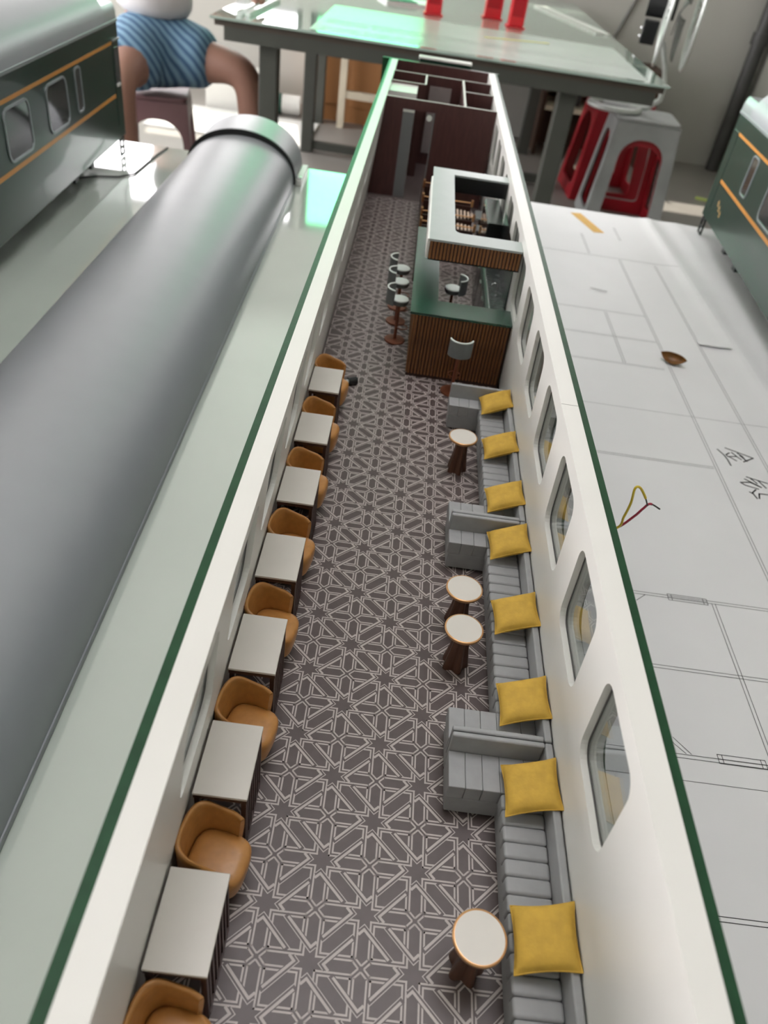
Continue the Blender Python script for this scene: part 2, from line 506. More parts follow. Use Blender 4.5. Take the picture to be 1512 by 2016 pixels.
for i in range(-5, 5):
    for j in range(-8, 49):
        if (i + j) % 2: continue         # (0,0) is a crossing; the odd points are the stars
        cx, cy = X0_ + A_*i, Y0_ + B_*j
        for r in range(4):
            seg((0.0, 0.055), (0.125, 0.18), 0.036, 1, 0, cx, cy, r)
            seg((0.0, 0.055), (-0.125, 0.18), 0.036, 1, 0, cx, cy, r)
            seg((0.125, 0.165), (0.125, 0.895), 0.036, 1, 0, cx, cy, r)
            seg((-0.125, 0.165), (-0.125, 0.895), 0.036, 1, 0, cx, cy, r)
            seg((0.195, 0.178), (0.195, 0.822), 0.036, 1, 0, cx, cy, r)
            seg((0.178, 0.195), (0.822, 0.195), 0.036, 1, 0, cx, cy, r)
            # the chevron that lies over the other lines: dark bed, thick line, thin line
            seg((-0.02, 0.765), (0.565, 0.18), 0.125, 0, 1.4, cx, cy, r)
            seg((0.012, 0.765), (-0.085, 0.668), 0.10, 0, 0.8, cx, cy, r)
            seg((-0.015, 0.735), (0.515, 0.205), 0.052, 1, 2.6, cx, cy, r)
            seg((0.012, 0.732), (-0.105, 0.615), 0.052, 1, 2.2, cx, cy, r)
            seg((-0.006, 0.826), (0.61, 0.21), 0.018, 1, 2.6, cx, cy, r)
            seg((0.006, 0.826), (-0.1, 0.72), 0.018, 1, 2.2, cx, cy, r)
fl.build('floor_panel', [M_carpet, M_line], coach)

def holed_wall(side, xa, xb, grow=0.0):
    """wall between offsets xa (inner) and xb (outer), with rounded window holes"""
    w = MB()
    def P(off, y, z): return (side*(off + LEAN[side]*(H-z)/H), y, z+OZ)
    bays = []
    y = CO_Y0
    k = 0
    while True:
        a = WIN_A + WIN_P*k
        if a + WIN_W > 1250: break
        bays.append((a-17.2, a-17.2+WIN_P, a)); k += 1
    first, last = bays[0][0], bays[-1][1]
    def strip(y0, y1):
        V = [P(o_, y_, z_) for o_ in (xa, xb) for y_, z_ in ((y0, 0), (y1, 0), (y1, H), (y0, H))]
        w.add(V, [(0,1,2,3), (7,6,5,4), (0,4,5,1), (3,2,6,7), (0,3,7,4), (1,5,6,2)])
    strip(CO_Y0, first); strip(last, CO_Y1)
    for y0, y1, a in bays:
        loop = rrect(a-grow, a+WIN_W+grow, WIN_Z0-grow, WIN_Z1+grow*0.6, 9+grow, 6)
        rect = [(y0, 0), (y1, 0), (y1, H), (y0, H)]
        n = len(loop)
        for off, sgn in ((xa, 1), (xb, -1)):
            V = [P(off, *q) for q in loop] + [P(off, *q) for q in rect]
            F = []
            for c in range(4):
                for j in range(6): F.append((n+c, c*7+j+1, c*7+j))
                F.append((n+c, n+(c+1)%4, ((c+1)%4)*7, c*7+6))
            w.add(V, [f if sgn > 0 else f[::-1] for f in F])
        V = [P(xa, *q) for q in loop] + [P(xb, *q) for q in loop]
        w.add(V, [(i, (i+1)%n, n+(i+1)%n, n+i) for i in range(n)])
        w.add([P(xa, y0, H), P(xa, y1, H), P(xb, y1, H), P(xb, y0, H)], [(0,1,2,3)])
        w.add([P(xa, y0, 0), P(xa, y1, 0), P(xb, y1, 0), P(xb, y0, 0)], [(0,1,2,3)])
    return w, bays
for side in (-1, 1):
    w, bays = holed_wall(side, XI, XW)
    wo = w.build('side_wall', M_white, coach)
    for y0, y1, a in bays:
        loop = rrect(a-0.0, a+WIN_W+0.0, WIN_Z0-0.0, WIN_Z1+0.0, 9, 6)
        pn = MB(); n = len(loop)
        V = []
        for off in (88.2, 89.2):
            V += [(side*(off + LEAN[side]*(H-z)/H), y, z+OZ) for y, z in loop]
        pn.add(V, [tuple(range(n)), tuple(range(2*n-1, n-1, -1))] + [(i, (i+1)%n, n+(i+1)%n, n+i) for i in range(n)])
        pn.build('window_pane', M_glass, wo)
        li = rrect(a+1.1, a+WIN_W-1.1, WIN_Z0+1.1, WIN_Z1-1.1, 7.9, 6)
        sl = MB()  # dark ring painted in for the shaded groove round the pane
        sl.add([(side*(87.7 + LEAN[side]*(H-z)/H), y, z+OZ) for q_ in (loop, li) for y, z in q_], [(i, (i+1)%n, n+(i+1)%n, n+i) for i in range(n)])
        sl.add([(side*(off + LEAN[side]*(H-z)/H), y, z+OZ) for off in (87.7, 88.15) for y, z in li], [(i, (i+1)%n, n+(i+1)%n, n+i) for i in range(n)])
        sl.build('groove_ring', M_groove, wo)
    w, _ = holed_wall(side, XW, XO, 11.0)
    # the green skin stands a hair lower than the white wall and has a sawn edge
    for i, v in enumerate(w.v):
        if v[2] > OZ + H - 1: w.v[i] = (v[0], v[1], v[2]-0.6)
    w.build('outer_skin', M_green_skin, coach)
    sk = MB().box(97 if side > 0 else -114.2, 105 if side > 0 else -104, CO_Y0, CO_Y1, OZ-44, OZ-0.1)
    sk.build('side_skirt', M_green_skin, coach)
MB().box(84.4, 95.4, 407.6, 408.0, OZ+H-0.4, OZ+H+0.05).build('wall_joint', mat('grey_joint_line', (120, 118, 112), 0.7), coach)  # thin grey seam across the top of the right wall
MB().box(-96, 90, CO_Y0, CO_Y1, OZ-44, OZ-6.2).build('underframe', M_under, coach)
MB().box(-96, 90, CO_Y1-6, CO_Y1, OZ, OZ+H).build('end_wall', M_mahog, coach)
MB().box(-113, 104, CO_Y1, CO_Y1+6, OZ-44, OZ+H-0.5).build('end_skin', M_green_skin, coach)
MB().box(-46, 52, CO_Y1+22, CO_Y1+40, OZ-20, OZ+146).build('gangway_bellows', M_coach_green, coach, bevel=1.5)
MB().box(-47, 53, CO_Y1+20, CO_Y1+42, OZ+146.2, OZ+150).build('gangway_hood', M_white, coach, bevel=1)
MB().box(-40, 46, CO_Y1+6, CO_Y1+22, OZ-20, OZ+140).build('gangway_core', M_under, coach)

def bogie(parent, y, z0, xc=0.0):
    """two axles with wheels; wheels stand on z0 (parent space)"""
    f = MB().box(xc-62, xc+62, y-78, y+78, z0+18, z0+30)
    for sx in (-1, 1): f.box(xc+sx*66-5, xc+sx*66+5, y-82, y+82, z0+12, z0+26)
    fo = f.build('bogie_frame', M_under, parent)
    for dy in (-44, 44):
        MB().tube([(xc-66, y+dy, z0+17), (xc+66, y+dy, z0+17)], 3, 8).build('axle', M_under, fo)
        for sx in (-1, 1):
            x = xc + sx*50
            wm = MB().tube([(x-4, y+dy, z0+17), (x+4, y+dy, z0+17)], 17, 22)
            wm.build('wheel', M_silver, fo, smooth=True)
    for sx in (-1, 1):
        for dy in (-44, 44):
            MB().box(xc+sx*74-5, xc+sx*74+5, y+dy-9, y+dy+9, z0+8, z0+26).build('axle_box', M_under, fo, bevel=1)
bogie(coach, 200, 0.0); bogie(coach, 1380, 0.0)

# compartment partitions at the far end of the coach
def panel(name, x0, x1, y0, y1, z1=H, z0=0.0, m=None, edge=True):
    o = MB().box(x0, x1, y0, y1, OZ+z0, OZ+z1-(0.5 if edge else 0)).build(name, m or M_mahog, coach)
    if edge: MB().box(x0, x1, y0, y1, OZ+z1-0.48, OZ+z1).build('top_edge', M_edge, o)
    return o
P1a, P1b = 1257.0, 1260.5
def lx(z): return wall_in(-1, z)
pl = MB()                                       # left of the doorway, follows the leaning wall
pl.add([(lx(0)+.2, P1a, OZ), (-57, P1a, OZ), (-57, P1a, OZ+H-.5), (lx(H)+.2, P1a, OZ+H-.5),
        (lx(0)+.2, P1b, OZ), (-57, P1b, OZ), (-57, P1b, OZ+H-.5), (lx(H)+.2, P1b, OZ+H-.5)],
       [(0,1,2,3), (7,6,5,4), (0,4,5,1), (3,2,6,7), (0,3,7,4), (1,5,6,2)])
o = pl.build('partition', M_mahog, coach)
MB().box(lx(H)+.2, 84.2, P1a, P1b, OZ+H-.48, OZ+H).build('top_edge', M_edge, o)
MB().box(-57, -8.2, P1a, P1b, OZ+129, OZ+H-.5).build('partition_header', M_mahog, coach)
MB().box(-8.2, 84.3, P1a, P1b, OZ, OZ+H-.5).build('partition', M_mahog, coach)
dl = MB().box(-57, -39.6, P1a+.4, P1b-.4, OZ, OZ+128.6).build('sliding_door', M_grey_door, coach)
MB().box(-57, -39.6, P1a-.4, P1a+.2, OZ+125, OZ+128.6).build('door_top_strip', M_edge, dl)
MB().box(-9.6, -8.0, P1a-1.2, P1b, OZ, OZ+129).build('door_jamb', M_grey_door, coach)
MB().tube([(-16, P1a-1.6, OZ+121), (-16, P1a, OZ+121)], 4.2, 16).build('round_lamp', M_edge, coach)
panel('partition', -85.6, 84.2, 1470, 1473)
panel('partition', -86.5, -28, 1383, 1386)
panel('partition', -29.5, -26.5, 1386, 1470)
panel('partition', 34, 37.5, 1260.5, 1470)
panel('partition', 37.5, 84.2, 1374, 1377)
panel('white_cabinet', -87, -40, 1317, 1383, 140, m=M_white, edge=False)
panel('mirror_panel', -20, 18, 1468, 1469.8, 128, 20, m=mat('grey_mirror', (150, 140, 138), 0.3), edge=False)

# loose wires leaving the coach wall
def wire(name, pts, rgb, label, tip):
    o = thing(name, label, 'wire', (0, 0, 0))
    P = [Vector(p) for p in pts]
    fine = []
    for i in range(len(P)-1):
        p0, p1, p2, p3 = P[max(i-1,0)], P[i], P[i+1], P[min(i+2,len(P)-1)]
        for k in range(6):
            t_ = k/6
            fine.append(0.5*((2*p1) + (p2-p0)*t_ + (2*p0-5*p1+4*p2-p3)*t_*t_ + (3*p1-p0-3*p2+p3)*t_**3))
    fine.append(P[-1])
    n = len(fine) - tip
    MB().tube(fine[:n], 0.95, 8).build('sheath', mat(name+'_sheath', rgb, 0.4, var=0.05), o, smooth=True)
    MB().tube(fine[n-1:], 0.6, 6).build('bare_end', mat('bare_wire', (60, 56, 54), 0.4, metal=0.5), o, smooth=True)
wire('yellow_wire', [(104, 418, 10), (135, 428, 18), (160.2, 430, 32), (162.2, 430, 43.6), (163, 430, 57.5), (161.6, 430, 70.7), (164.8, 430, 72.2), (171.1, 430, 64.8), (175.7, 430, 57)],
     (206, 178, 46), 'short yellow wire looping out from the right side of the coach', 5)
wire('red_wire', [(104, 421, 7), (135, 431, 15), (160.2, 432, 30), (170.3, 432, 44), (174.4, 432, 52.4), (178, 432, 57.6), (186.5, 432, 54)],
     (150, 34, 58), 'short dark red wire sticking out from the right side of the coach', 5)

# ------------------------------------------------------------------ left row: side tables and armchairs
ORD = ['nearest', 'second', 'third', 'fourth', 'fifth', 'sixth', 'seventh', 'eighth']
def ordl(i, what):
    return 'nearest ' + what if i == 0 else '%s %s from the camera' % (ORD[i], what)
def side_table(loc, label):
    t = thing('side_table', label, 'side table', loc, group='side tables along the left wall')
    w, d, h = 25.8, 40.4, 50.5
    MB().box(0, w, 0, d, h-1.6, h).build('table_top', M_tabletop, t, bevel=0.25, seg=1)
    MB().box(0.3, w-0.3, 0.3, d-0.3, h-4.2, h-1.65).build('apron', M_dark_wood, t)
    for x in (0.6, w-3.0):
        for y in (0.8, d-3.2):
            MB().box(x, x+2.4, y, y+2.4, 0, h-4.2).build('leg', M_dark_wood, t)
    # slatted end on the aisle side
    for k in range(6):
        y = 4.6 + k*5.4
        MB().box(w-1.6, w-0.6, y, y+2.6, 3, h-4.2).build('slat', M_dark_wood, t)
    MB().box(w-2.4, w-0.2, 2.4, d-2.4, 1.2, 3.0).build('bottom_rail', M_dark_wood, t)
    return t
TY = [90.3, 164.8, 238.2, 310.3, 385.2, 460.2, 536.9]
t0 = side_table((-92.3, TY[0], 0), 'cream-topped side table against the left wall, nearest to the camera')
for i in range(1, 7):
    dup(t0, (-92.3, TY[i], 0), 0, 'cream-topped side table against the left wall, %s' % ordl(i, 'table') if i < 6
        else 'cream-topped side table against the left wall, farthest from the camera')

def tub_chair(loc, label):
    t = thing('armchair', label, 'armchair', loc, group='tan armchairs along the left wall')
    a, b = 15.2, 15.2
    TH = math.radians(116)
    def plan(th, k):
        c, s_ = math.cos(th), math.sin(th)
        p = 0.6
        return (-a*k*math.copysign(abs(c)**p, c), b*k*math.copysign(abs(s_)**p, s_))
    def rim(th):
        q = abs(th)/TH
        return 47.0 - 3.0*q - 5.5*max(0, (q-0.45)/0.55)**1.6
    def taper(z): return 0.80 + 0.20*min(1, max(0, (z-7)/26))
    sh = MB()
    def outer(u, v):
        th = -TH + 2*TH*u; z = 8 + (rim(th)-8)*v
        x, y = plan(th, taper(z)); return (x, y, z)
    def inner(u, v):
        th = -TH + 2*TH*u; z = rim(th) + (20-rim(th))*v
        k = 0.865 - 0.10*v
        x, y = plan(th, k); return (x, y, z)
    def lip(u, v):
        th = -TH + 2*TH*u
        k0 = taper(rim(th)); k = k0 + (0.865-k0)*v
        x, y = plan(th, k); return (x, y, rim(th) + 0.9*math.sin(PI*v))
    sh.grid(outer, 44, 8); sh.grid(lip, 44, 4); sh.grid(inner, 44, 8)
    for th, e in ((-TH, 0), (TH, 1)):         # close the two arm fronts
        def cap(u, v, th=th, e=e):
            A = Vector(outer(e, u)); B = Vector(inner(e, 1-u))
            if u == 1: B = Vector(inner(e, 0))
            return tuple(A + (B-A)*v)
        sh.grid(cap, 8, 2)
    sh.build('shell', M_tan, t, smooth=True)
    se = MB()                                  # seat pad, rounded square with a soft edge
    R = [(0.2, 26.9), (0.6, 26.8), (0.86, 26.2), (0.96, 25.2), (1.0, 23.6), (0.99, 19), (0.93, 12), (0.86, 8)]
    n = 40
    def spt(r, z, k):
        th = 2*PI*k/n; c, s_ = math.cos(th), math.sin(th)
        p = 0.62
        return (2.4 + 14.0*r*math.copysign(abs(c)**p, c), 13.0*r*math.copysign(abs(s_)**p, s_), z)
    P = [spt(r, z, k) for r, z in R for k in range(n)]
    F = [(j*n+k, j*n+(k+1)%n, (j+1)*n+(k+1)%n, (j+1)*n+k) for j in range(len(R)-1) for k in range(n)]
    F += [tuple(range(n)), tuple(range((len(R)-1)*n+n-1, (len(R)-1)*n-1, -1))]
    se.add(P, F)
    se.build('seat', M_tan, t, smooth=True)
    MB().lathe([(9, 3.0), (11.5, 8.2)], 20, sx=1.05).build('plinth', M_dark_wood, t, smooth=True)
    for x, y in ((-8, -8), (-8, 8), (9, -8), (9, 8)):
        MB().lathe([(1.0, 0), (1.6, 8)], 8, (x, y, 0)).build('leg', M_dark_wood, t)
    return t
CY = [74.5, 149.5, 222.5, 295.5, 368.5, 443.5, 519.5, 596.0]
CX = -78.6
c0 = tub_chair((CX, CY[0], 0), 'tan tub armchair by the left wall, nearest and cut off by the frame')
c0.rotation_euler = (0, 0, -0.15)
for i in range(1, 8):
    lab = ('tan tub armchair by the left wall, %s in the row' % ordl(i, 'chair')) if i < 7 else 'tan tub armchair at the far end of the left row, beyond the last table'
    dup(c0, (CX, CY[i], 0), -0.16 + random.uniform(-0.06, 0.06), lab)

# ------------------------------------------------------------------ right row: three U-shaped sofas
SEAT_Z, BACK_Z = 26.0, 40.0
def sofa(y0, y1, wn, wf, label):
    t = thing('sofa', label, 'sofa', (0, y0, 0), group='grey sofas along the right wall')
    L = y1 - y0
    xb, xf, xw = 87.2, 60.5, 32.6             # wall back, bench front, wing front
    MB().box(xf+1.6, xb, wn-1, L-wf+1, 2, 15.5).build('bench_base', M_grey_fab, t, bevel=0.6)
    MB().box(xw+1.2, xb, 0.2, wn, 2, 15.5).build('wing_base', M_grey_fab, t, bevel=0.8)
    MB().box(xw+1.2, xb, L-wf, L-0.2, 2, 15.5).build('wing_base', M_grey_fab, t, bevel=0.8)
    MB().box(xf+5, xb-2, 3, L-3, 0, 2).build('toe_plinth', M_black, t)
    MB().box(xw+5, xf+5, 3, wn-4, 0, 2).build('toe_plinth', M_black, t)
    MB().box(xw+5, xf+5, L-wf+4, L-3, 0, 2).build('toe_plinth', M_black, t)
    # wall back and the two end backs
    MB().box(xb-4.2, xb, 0.2, L-0.2, 15.6, BACK_Z).build('back', M_grey_fab, t, bevel=1.1, seg=3)
    for ya, yb in ((0.15, 3.4), (L-3.4, L-0.15)):
        MB().box(xw, xb-4.3, ya, yb, 15.6, BACK_Z).build('end_back', M_grey_fab, t, bevel=1.1, seg=3)
    # quilted seat: one padded channel after the other
    ya, yb = wn, L-wf
    n = max(1, round((yb-ya)/8.8)); st = (yb-ya)/n
    me = MB().box(xf, xb-4.3, 0.02, st-0.02, 15.6, SEAT_Z+0.3)
    o1 = me.build('seat_channel', M_grey_fab, t, bevel=1.7, seg=3, loc=(0, ya, 0))
    for k in range(1, n):
        c = o1.copy(); C.objects.link(c); c.parent = t; c.location = Vector((0, ya+k*st, 0))*S
    xs = [xw, xw+9.2, xw+18.4, xf, xb-13, xb-4.3]
    for ya, yb in ((3.45, wn-0.05), (L-wf+0.05, L-3.45)):
        for xa, xc in zip(xs, xs[1:]):
            MB().box(xa+0.02, xc-0.02, ya, yb, 15.6, SEAT_Z+0.2).build('wing_channel', M_grey_fab, t, bevel=0.55, seg=2)
    return t
sofa(38.0, 225.4, 25.0, 25.2, 'grey quilted U-shaped sofa on the right, nearest and cut off by the frame')
sofa(225.8, 412.6, 25.0, 18.5, 'grey quilted U-shaped sofa in the middle of the right wall')
sofa(413.0, 603.5, 29.5, 18.5, 'grey quilted U-shaped sofa on the right, farthest, next to the bar')

pm_ = MB()
def pil(side):
    def f(u, v):
        a, b = 2*u-1, 2*v-1
        pin = 1 - 0.085*(1-abs(a)**2)*abs(b)**6
        pin2 = 1 - 0.085*(1-abs(b)**2)*abs(a)**6
        x, y = a*14.6*pin2, b*14.6*pin
        h = 4.4*((1-a**4)*(1-b**4))**0.62
        return (x, y, side*(h + 0.15))
    return f
pm_.grid(pil(1), 22, 22); pm_.grid(pil(-1), 22, 22)
pil_me = pm_.mesh('cushion', M_yellow, True)
seam = MB()
def edgepts():
    P = []
    for k in range(88):
        s_ = k // 22; u = (k % 22)/22
        a, b = [(2*u-1, -1), (1, 2*u-1), (1-2*u, 1), (-1, 1-2*u)][s_]
        pin = 1 - 0.085*(1-abs(a)**2)*abs(b)**6
        pin2 = 1 - 0.085*(1-abs(b)**2)*abs(a)**6
        P.append((a*14.6*pin2, b*14.6*pin, 0))
    return P
seam.tube(edgepts(), 0.42, 6, closed=True)
seam_me = seam.mesh('piping', M_yellow, True)
PIL = [(126.4, 'nearest sofa, beside its round table', 0.00), (199.6, 'nearest sofa, at its far corner wing', 0.03),
       (253.8, 'middle sofa, at its near corner wing', 0.03), (322.2, 'middle sofa, between its two corner cushions', 0.05),
       (391.8, 'middle sofa, at its far corner wing', 0.05), (444.2, 'farthest sofa, at its near corner wing', 0.05),
       (514.3, 'farthest sofa, between its two corner cushions', 0.05), (584.2, 'farthest sofa, at its far corner near the bar', 0.05)]
for y, lab, rz in PIL:
    o = thing('cushion', 'mustard yellow square cushion on the ' + lab, 'cushion', (74.0, y, 36.6), group='yellow cushions on the sofas', rot=(0, -0.42, rz))
    put('cover', pil_me, o); put('piping', seam_me, o)

# ------------------------------------------------------------------ round tables
def round_table(x, y, label):
    t = thing('round_table', label, 'round table', (x, y, 0), group='round tables by the sofas')
    MB().lathe([(11.2, 32.2), (12.2, 33.0), (12.3, 34.6), (11.9, 35.0), (11.3, 35.0), (11.3, 34.2)], 48).build('table_rim', M_brass, t, smooth=True)
    MB().lathe([(11.28, 34.0), (11.28, 34.95)], 48).build('table_top', M_tabletop, t)
    MB().lathe([(7.6, 0.0), (7.3, 3), (5.4, 16), (4.6, 26), (5.2, 32.2)], 60, lobes=5, amp=0.2).build('pedestal', M_ped, t, smooth=True)
    return t
round_table(45.2, 124.0, 'small round white-topped table standing alone by the nearest sofa')
round_table(40.8, 304.6, 'small round white-topped table at the middle sofa, nearer of the pair')
round_table(41.6, 340.3, 'small round white-topped table at the middle sofa, farther of the pair')
round_table(43.3, 522.0, 'small round white-topped table standing alone by the farthest sofa')

# ------------------------------------------------------------------ bar stools
def stool(loc, rz, label):
    t = thing('bar_stool', label, 'bar stool', loc, rz, group='bar stools at the counter')
    MB().lathe([(11.2, 0), (11.4, 0.8), (11.0, 1.8), (2.5, 2.6)], 36).build('base', M_copper, t, smooth=True)
    MB().lathe([(1.7, 2.4), (1.7, 43)], 14).build('pole', M_copper, t, smooth=True)
    ring = [(6.2+6.0*math.cos(a), 6.0*math.sin(a), 17) for a in [2*PI*k/28 for k in range(28)]]
    MB().tube(ring, 0.55, 6, closed=True).build('foot_ring', M_copper, t, smooth=True)
    MB().lathe([(3.0, 42), (8.6, 43.6), (9.6, 46), (9.6, 48.4)], 32).build('seat_cup', M_stool_grey, t, smooth=True)
    MB().lathe([(9.2, 48.42), (9.0, 49.4), (7.6, 50.0), (0.5, 50.2)], 32).build('seat_pad', M_stool_white, t, smooth=True)
    bk = MB(); A = math.radians(74)
    BX = -3.2
    def wallf(r, z0, z1):
        def f(u, v):
            th = PI - A + 2*A*u
            return (BX + r*math.cos(th), r*math.sin(th), z0 + (z1-z0)*v)
        return f
    bk.grid(wallf(12.0, 44.5, 61), 24, 4); bk.grid(wallf(10.4, 61, 44.5), 24, 4)
    def botf(u, v):
        th = PI - A + 2*A*u; r = 10.4 + 1.6*v; return (BX + r*math.cos(th), r*math.sin(th), 44.5)
    bk.grid(botf, 24, 1)
    for s_ in (0, 1):
        def endf(u, v, s_=s_):
            th = PI - A + 2*A*s_; r = 10.4 + 1.6*u; return (BX + r*math.cos(th), r*math.sin(th), 44.5 + 16.5*v)
        bk.grid(endf, 1, 2)
    bk.build('backrest', M_stool_grey, t, smooth=True)
    tp_ = MB()
    tp_.tube([(BX + 11.2*math.cos(PI-A+2*A*k/24), 11.2*math.sin(PI-A+2*A*k/24), 61.1) for k in range(25)], 0.95, 8)
    tp_.build('backrest_trim', M_stool_white, t, smooth=True)
    return t
s0 = stool((-24.5, 750, 0), 0.0, 'bar stool on the aisle side of the bar, nearest of the three in line')
dup(s0, (-26, 797, 0), 0.0, 'bar stool on the aisle side of the bar, middle of the three in line')
dup(s0, (-26.5, 836, 0), 0.0, 'bar stool on the aisle side of the bar, farthest of the three in line')
dup(s0, (39, 655, 0), PI/2, 'bar stool standing before the ribbed bar front with its grey back turned')
dup(s0, (33, 800, 0), PI, 'bar stool standing inside the bar counter')

# ------------------------------------------------------------------ the bar
BY0, BY1 = 676.0, 915.0
bar = thing('bar_counter', 'L-shaped bar with dark green glossy top and ribbed wooden front', 'bar counter', (0, BY0, 0))
MB().box(-13.6, 13.2, -5, BY1-BY0, 69.6, 72.0).build('counter_top', M_counter, bar)
MB().box(13.25, 88.2, -5, 29, 69.6, 72.0).build('counter_return', M_counter, bar)
MB().box(-8, 87.2, 1.5, 24, 0, 69.5).build('front_carcass', M_dark_wood, bar)
MB().box(-8, 8, 24.1, BY1-BY0-2, 0, 69.5).build('side_carcass', M_dark_wood, bar)
rib_me = MB().prism([(-1.2, 0), (-0.8, -1.3), (0.8, -1.3), (1.2, 0)], 3.0, 69.4).mesh('rib', M_rib)
for k in range(28): put('rib', rib_me, bar, (-6.3 + 3.35*k, 1.5, 0))
for k in range(70): put('rib', rib_me, bar, (-8, 3.4 + 3.35*k, 0), (0, 0, -PI/2))
MB().box(-9, 87.4, 0.2, 1.4, 0, 2.9).build('kick_strip', M_dark_wood, bar)

cano = thing('bar_canopy', 'pale grey canopy frame with ribbed wooden fascia over the bar', 'canopy', (0, 700, 115))
CH = 19.0; CL = 247.0
cp = MB().prism([(-5.6, 0), (84.4, 0), (84.4, 27), (27, 27), (23.6, 27.8), (20.8, 30), (19.4, 33.5), (19.2, 37), (19.2, CL-22), (84.4, CL-22), (84.4, CL), (-5.6, CL)], CH-2, CH)
cp.build('canopy_top', M_canopy, cano)
MB().box(-4.6, 84.4, 1.6, 3.0, 0, CH-2.05).build('front_fascia', M_dark_wood, cano)
MB().box(-4.4, -3.0, 3.0, CL-2, 0, CH-2.05).build('side_fascia', M_edge, cano)
MB().box(-7.2, -4.5, 1.6, CL-38, 0, CH-0.6).build('side_trim', M_white, cano, bevel=0.4)
MB().box(-3.0, 84.4, CL-3, CL-1.6, 0, CH-2.05).build('rear_fascia', M_black, cano)
MB().box(19.2, 84.4, CL-23.4, CL-22.1, 0, CH-2.05).build('inner_fascia', M_black, cano)
MB().box(-4.6, 84.4, 0.4, 3.2, -1.2, -0.05).build('bottom_trim', M_black, cano)
rib2 = MB().prism([(-1.2, 0), (-0.8, -1.2), (0.8, -1.2), (1.2, 0)], 0.1, CH-2.1).mesh('rib', M_rib)
for k in range(26): put('rib', rib2, cano, (-2.9 + 3.4*k, 1.6, 0))

bc = thing('back_counter', 'black cabinet with dark marble top along the wall behind the bar', 'counter', (0, 712, 0))
MB().box(66, 87, 0, 190, 0, 55).build('cabinet_body', M_black, bc)
MB().box(70, 87.2, 0, 190, 55.1, 57.5).build('marble_top', M_marble, bc)
MB().box(68.6, 69.95, 0, 190, 55.1, 58.2).build('chrome_edge', M_chrome, bc)
MB().box(85.2, 86.2, 30, 190, 57.6, 108).build('splash_panel', M_black, bc)
for k in range(4):
    d_ = MB().box(65.2, 65.9, 2+47*k, 46+47*k, 3, 53).build('cabinet_door', M_black, bc)
    MB().box(64.4, 65.15, 20+47*k, 30+47*k, 47, 48.4).build('handle', M_chrome, d_)
fa = thing('tap', 'small chrome tap standing on the back counter of the bar', 'tap', (78, 772, 57.6))
MB().tube([(0, 0, 0), (0, 0, 11), (-1.2, 0, 13.6), (-3.8, 0, 14.4), (-6.2, 0, 13.4), (-6.8, 0, 11.4)], 0.8, 8).build('spout', M_chrome, fa, smooth=True)
MB().lathe([(1.8, 0), (1.6, 2)], 12).build('tap_base', M_chrome, fa)
fr = thing('fridge', 'tall black glossy fridge unit under the canopy beside the window wall', 'fridge', (0, 903.5, 0))
MB().box(68, 87, 0, 96, 0, 92).build('fridge_body', M_black, fr, bevel=0.5)
MB().box(67.1, 67.9, 2, 94, 3, 90).build('fridge_door', M_dark_glass, fr)
MB().bar((66.2, 8, 30), (66.2, 8, 70), 1.2, 1.2).build('handle', M_chrome, fr)

# wooden dining booths behind the bar, dividers topped with brass rods
BZ = 45.0
sb = MB().box(-11.4, -8.6, 922, 1238, 0, 38).build('booth_side_board', M_dark_wood)
tag(sb, 'low dark wooden board edging the booths behind the bar', 'board')
for k, (y, nm) in enumerate(((1021, 'nearest to the bar'), (1064, 'second from the bar'), (1128, 'third from the bar'), (1197, 'farthest, before the partition'))):
    bo = thing('booth_divider', 'dark wooden booth divider topped with a brass rod, ' + nm, 'divider', (0, y, 0), group='booth dividers behind the bar')
    MB().box(-8.4, 62, -1.6, 1.6, 0, BZ-5).build('divider_panel', M_dark_wood, bo)
    MB().box(-11.2, -8.5, -5, 5, 38.1, BZ+4).build('end_post', M_rib, bo)
    MB().tube([(-9, 0, BZ), (64, 0, BZ)], 0.8, 8).build('rod', M_brass, bo, smooth=True)
    for x in (-9.8, 63): MB().box(x-1.5, x+1.5, -2.4, 2.4, BZ-5, BZ+4.2).build('rod_bracket', M_brass, bo)
for k, (y, dp, nm) in enumerate(((1041, 15, 'in the booth nearer to the bar'), (1097, 21, 'in the booth farther from the bar'))):
    bs = thing('slatted_seat', 'round-ended beige slatted seat ' + nm, 'seat', (0, y, 0), group='slatted booth seats')
    for j in range(9):
        q = max(0.0, 1-(abs(j-0.5)/8.6)**2)**0.5
        MB().box(20+5.2*j, 22.9+5.2*j, -dp*q, dp*q, 36, 38).build('slat', M_beige, bs, bevel=0.3, seg=1)
    MB().box(19, 66, -2, 2, 32, 35.9).build('seat_rail', M_dark_wood, bs)
    for x in (22, 60): MB().box(x, x+3, -2, 2, 0, 32).build('leg', M_dark_wood, bs)
    tb = thing('booth_table', 'small grey table by the wall ' + nm, 'table', (0, y, 0), group='grey booth tables')
    MB().box(68, 84, -dp+3, dp-3, 38, 40).build('table_top', M_stool_grey, tb, bevel=0.3, seg=1)
    MB().box(74, 78, -3, 3, 0, 37.9).build('leg', M_dark_wood, tb)

# a small black motor part left on the floor near the last armchair
o = thing('motor_part', 'small black motor part with a silver cap on the coach floor', 'motor part', (-60.5, 642, 0), 0.6)
MB().tube([(-5, 0, 4), (4, 0, 4)], 4, 14).build('motor_body', M_black, o, smooth=True)
MB().tube([(-8, 0, 4), (-5, 0, 4)], 2.6, 12).build('silver_cap', M_chrome, o, smooth=True)

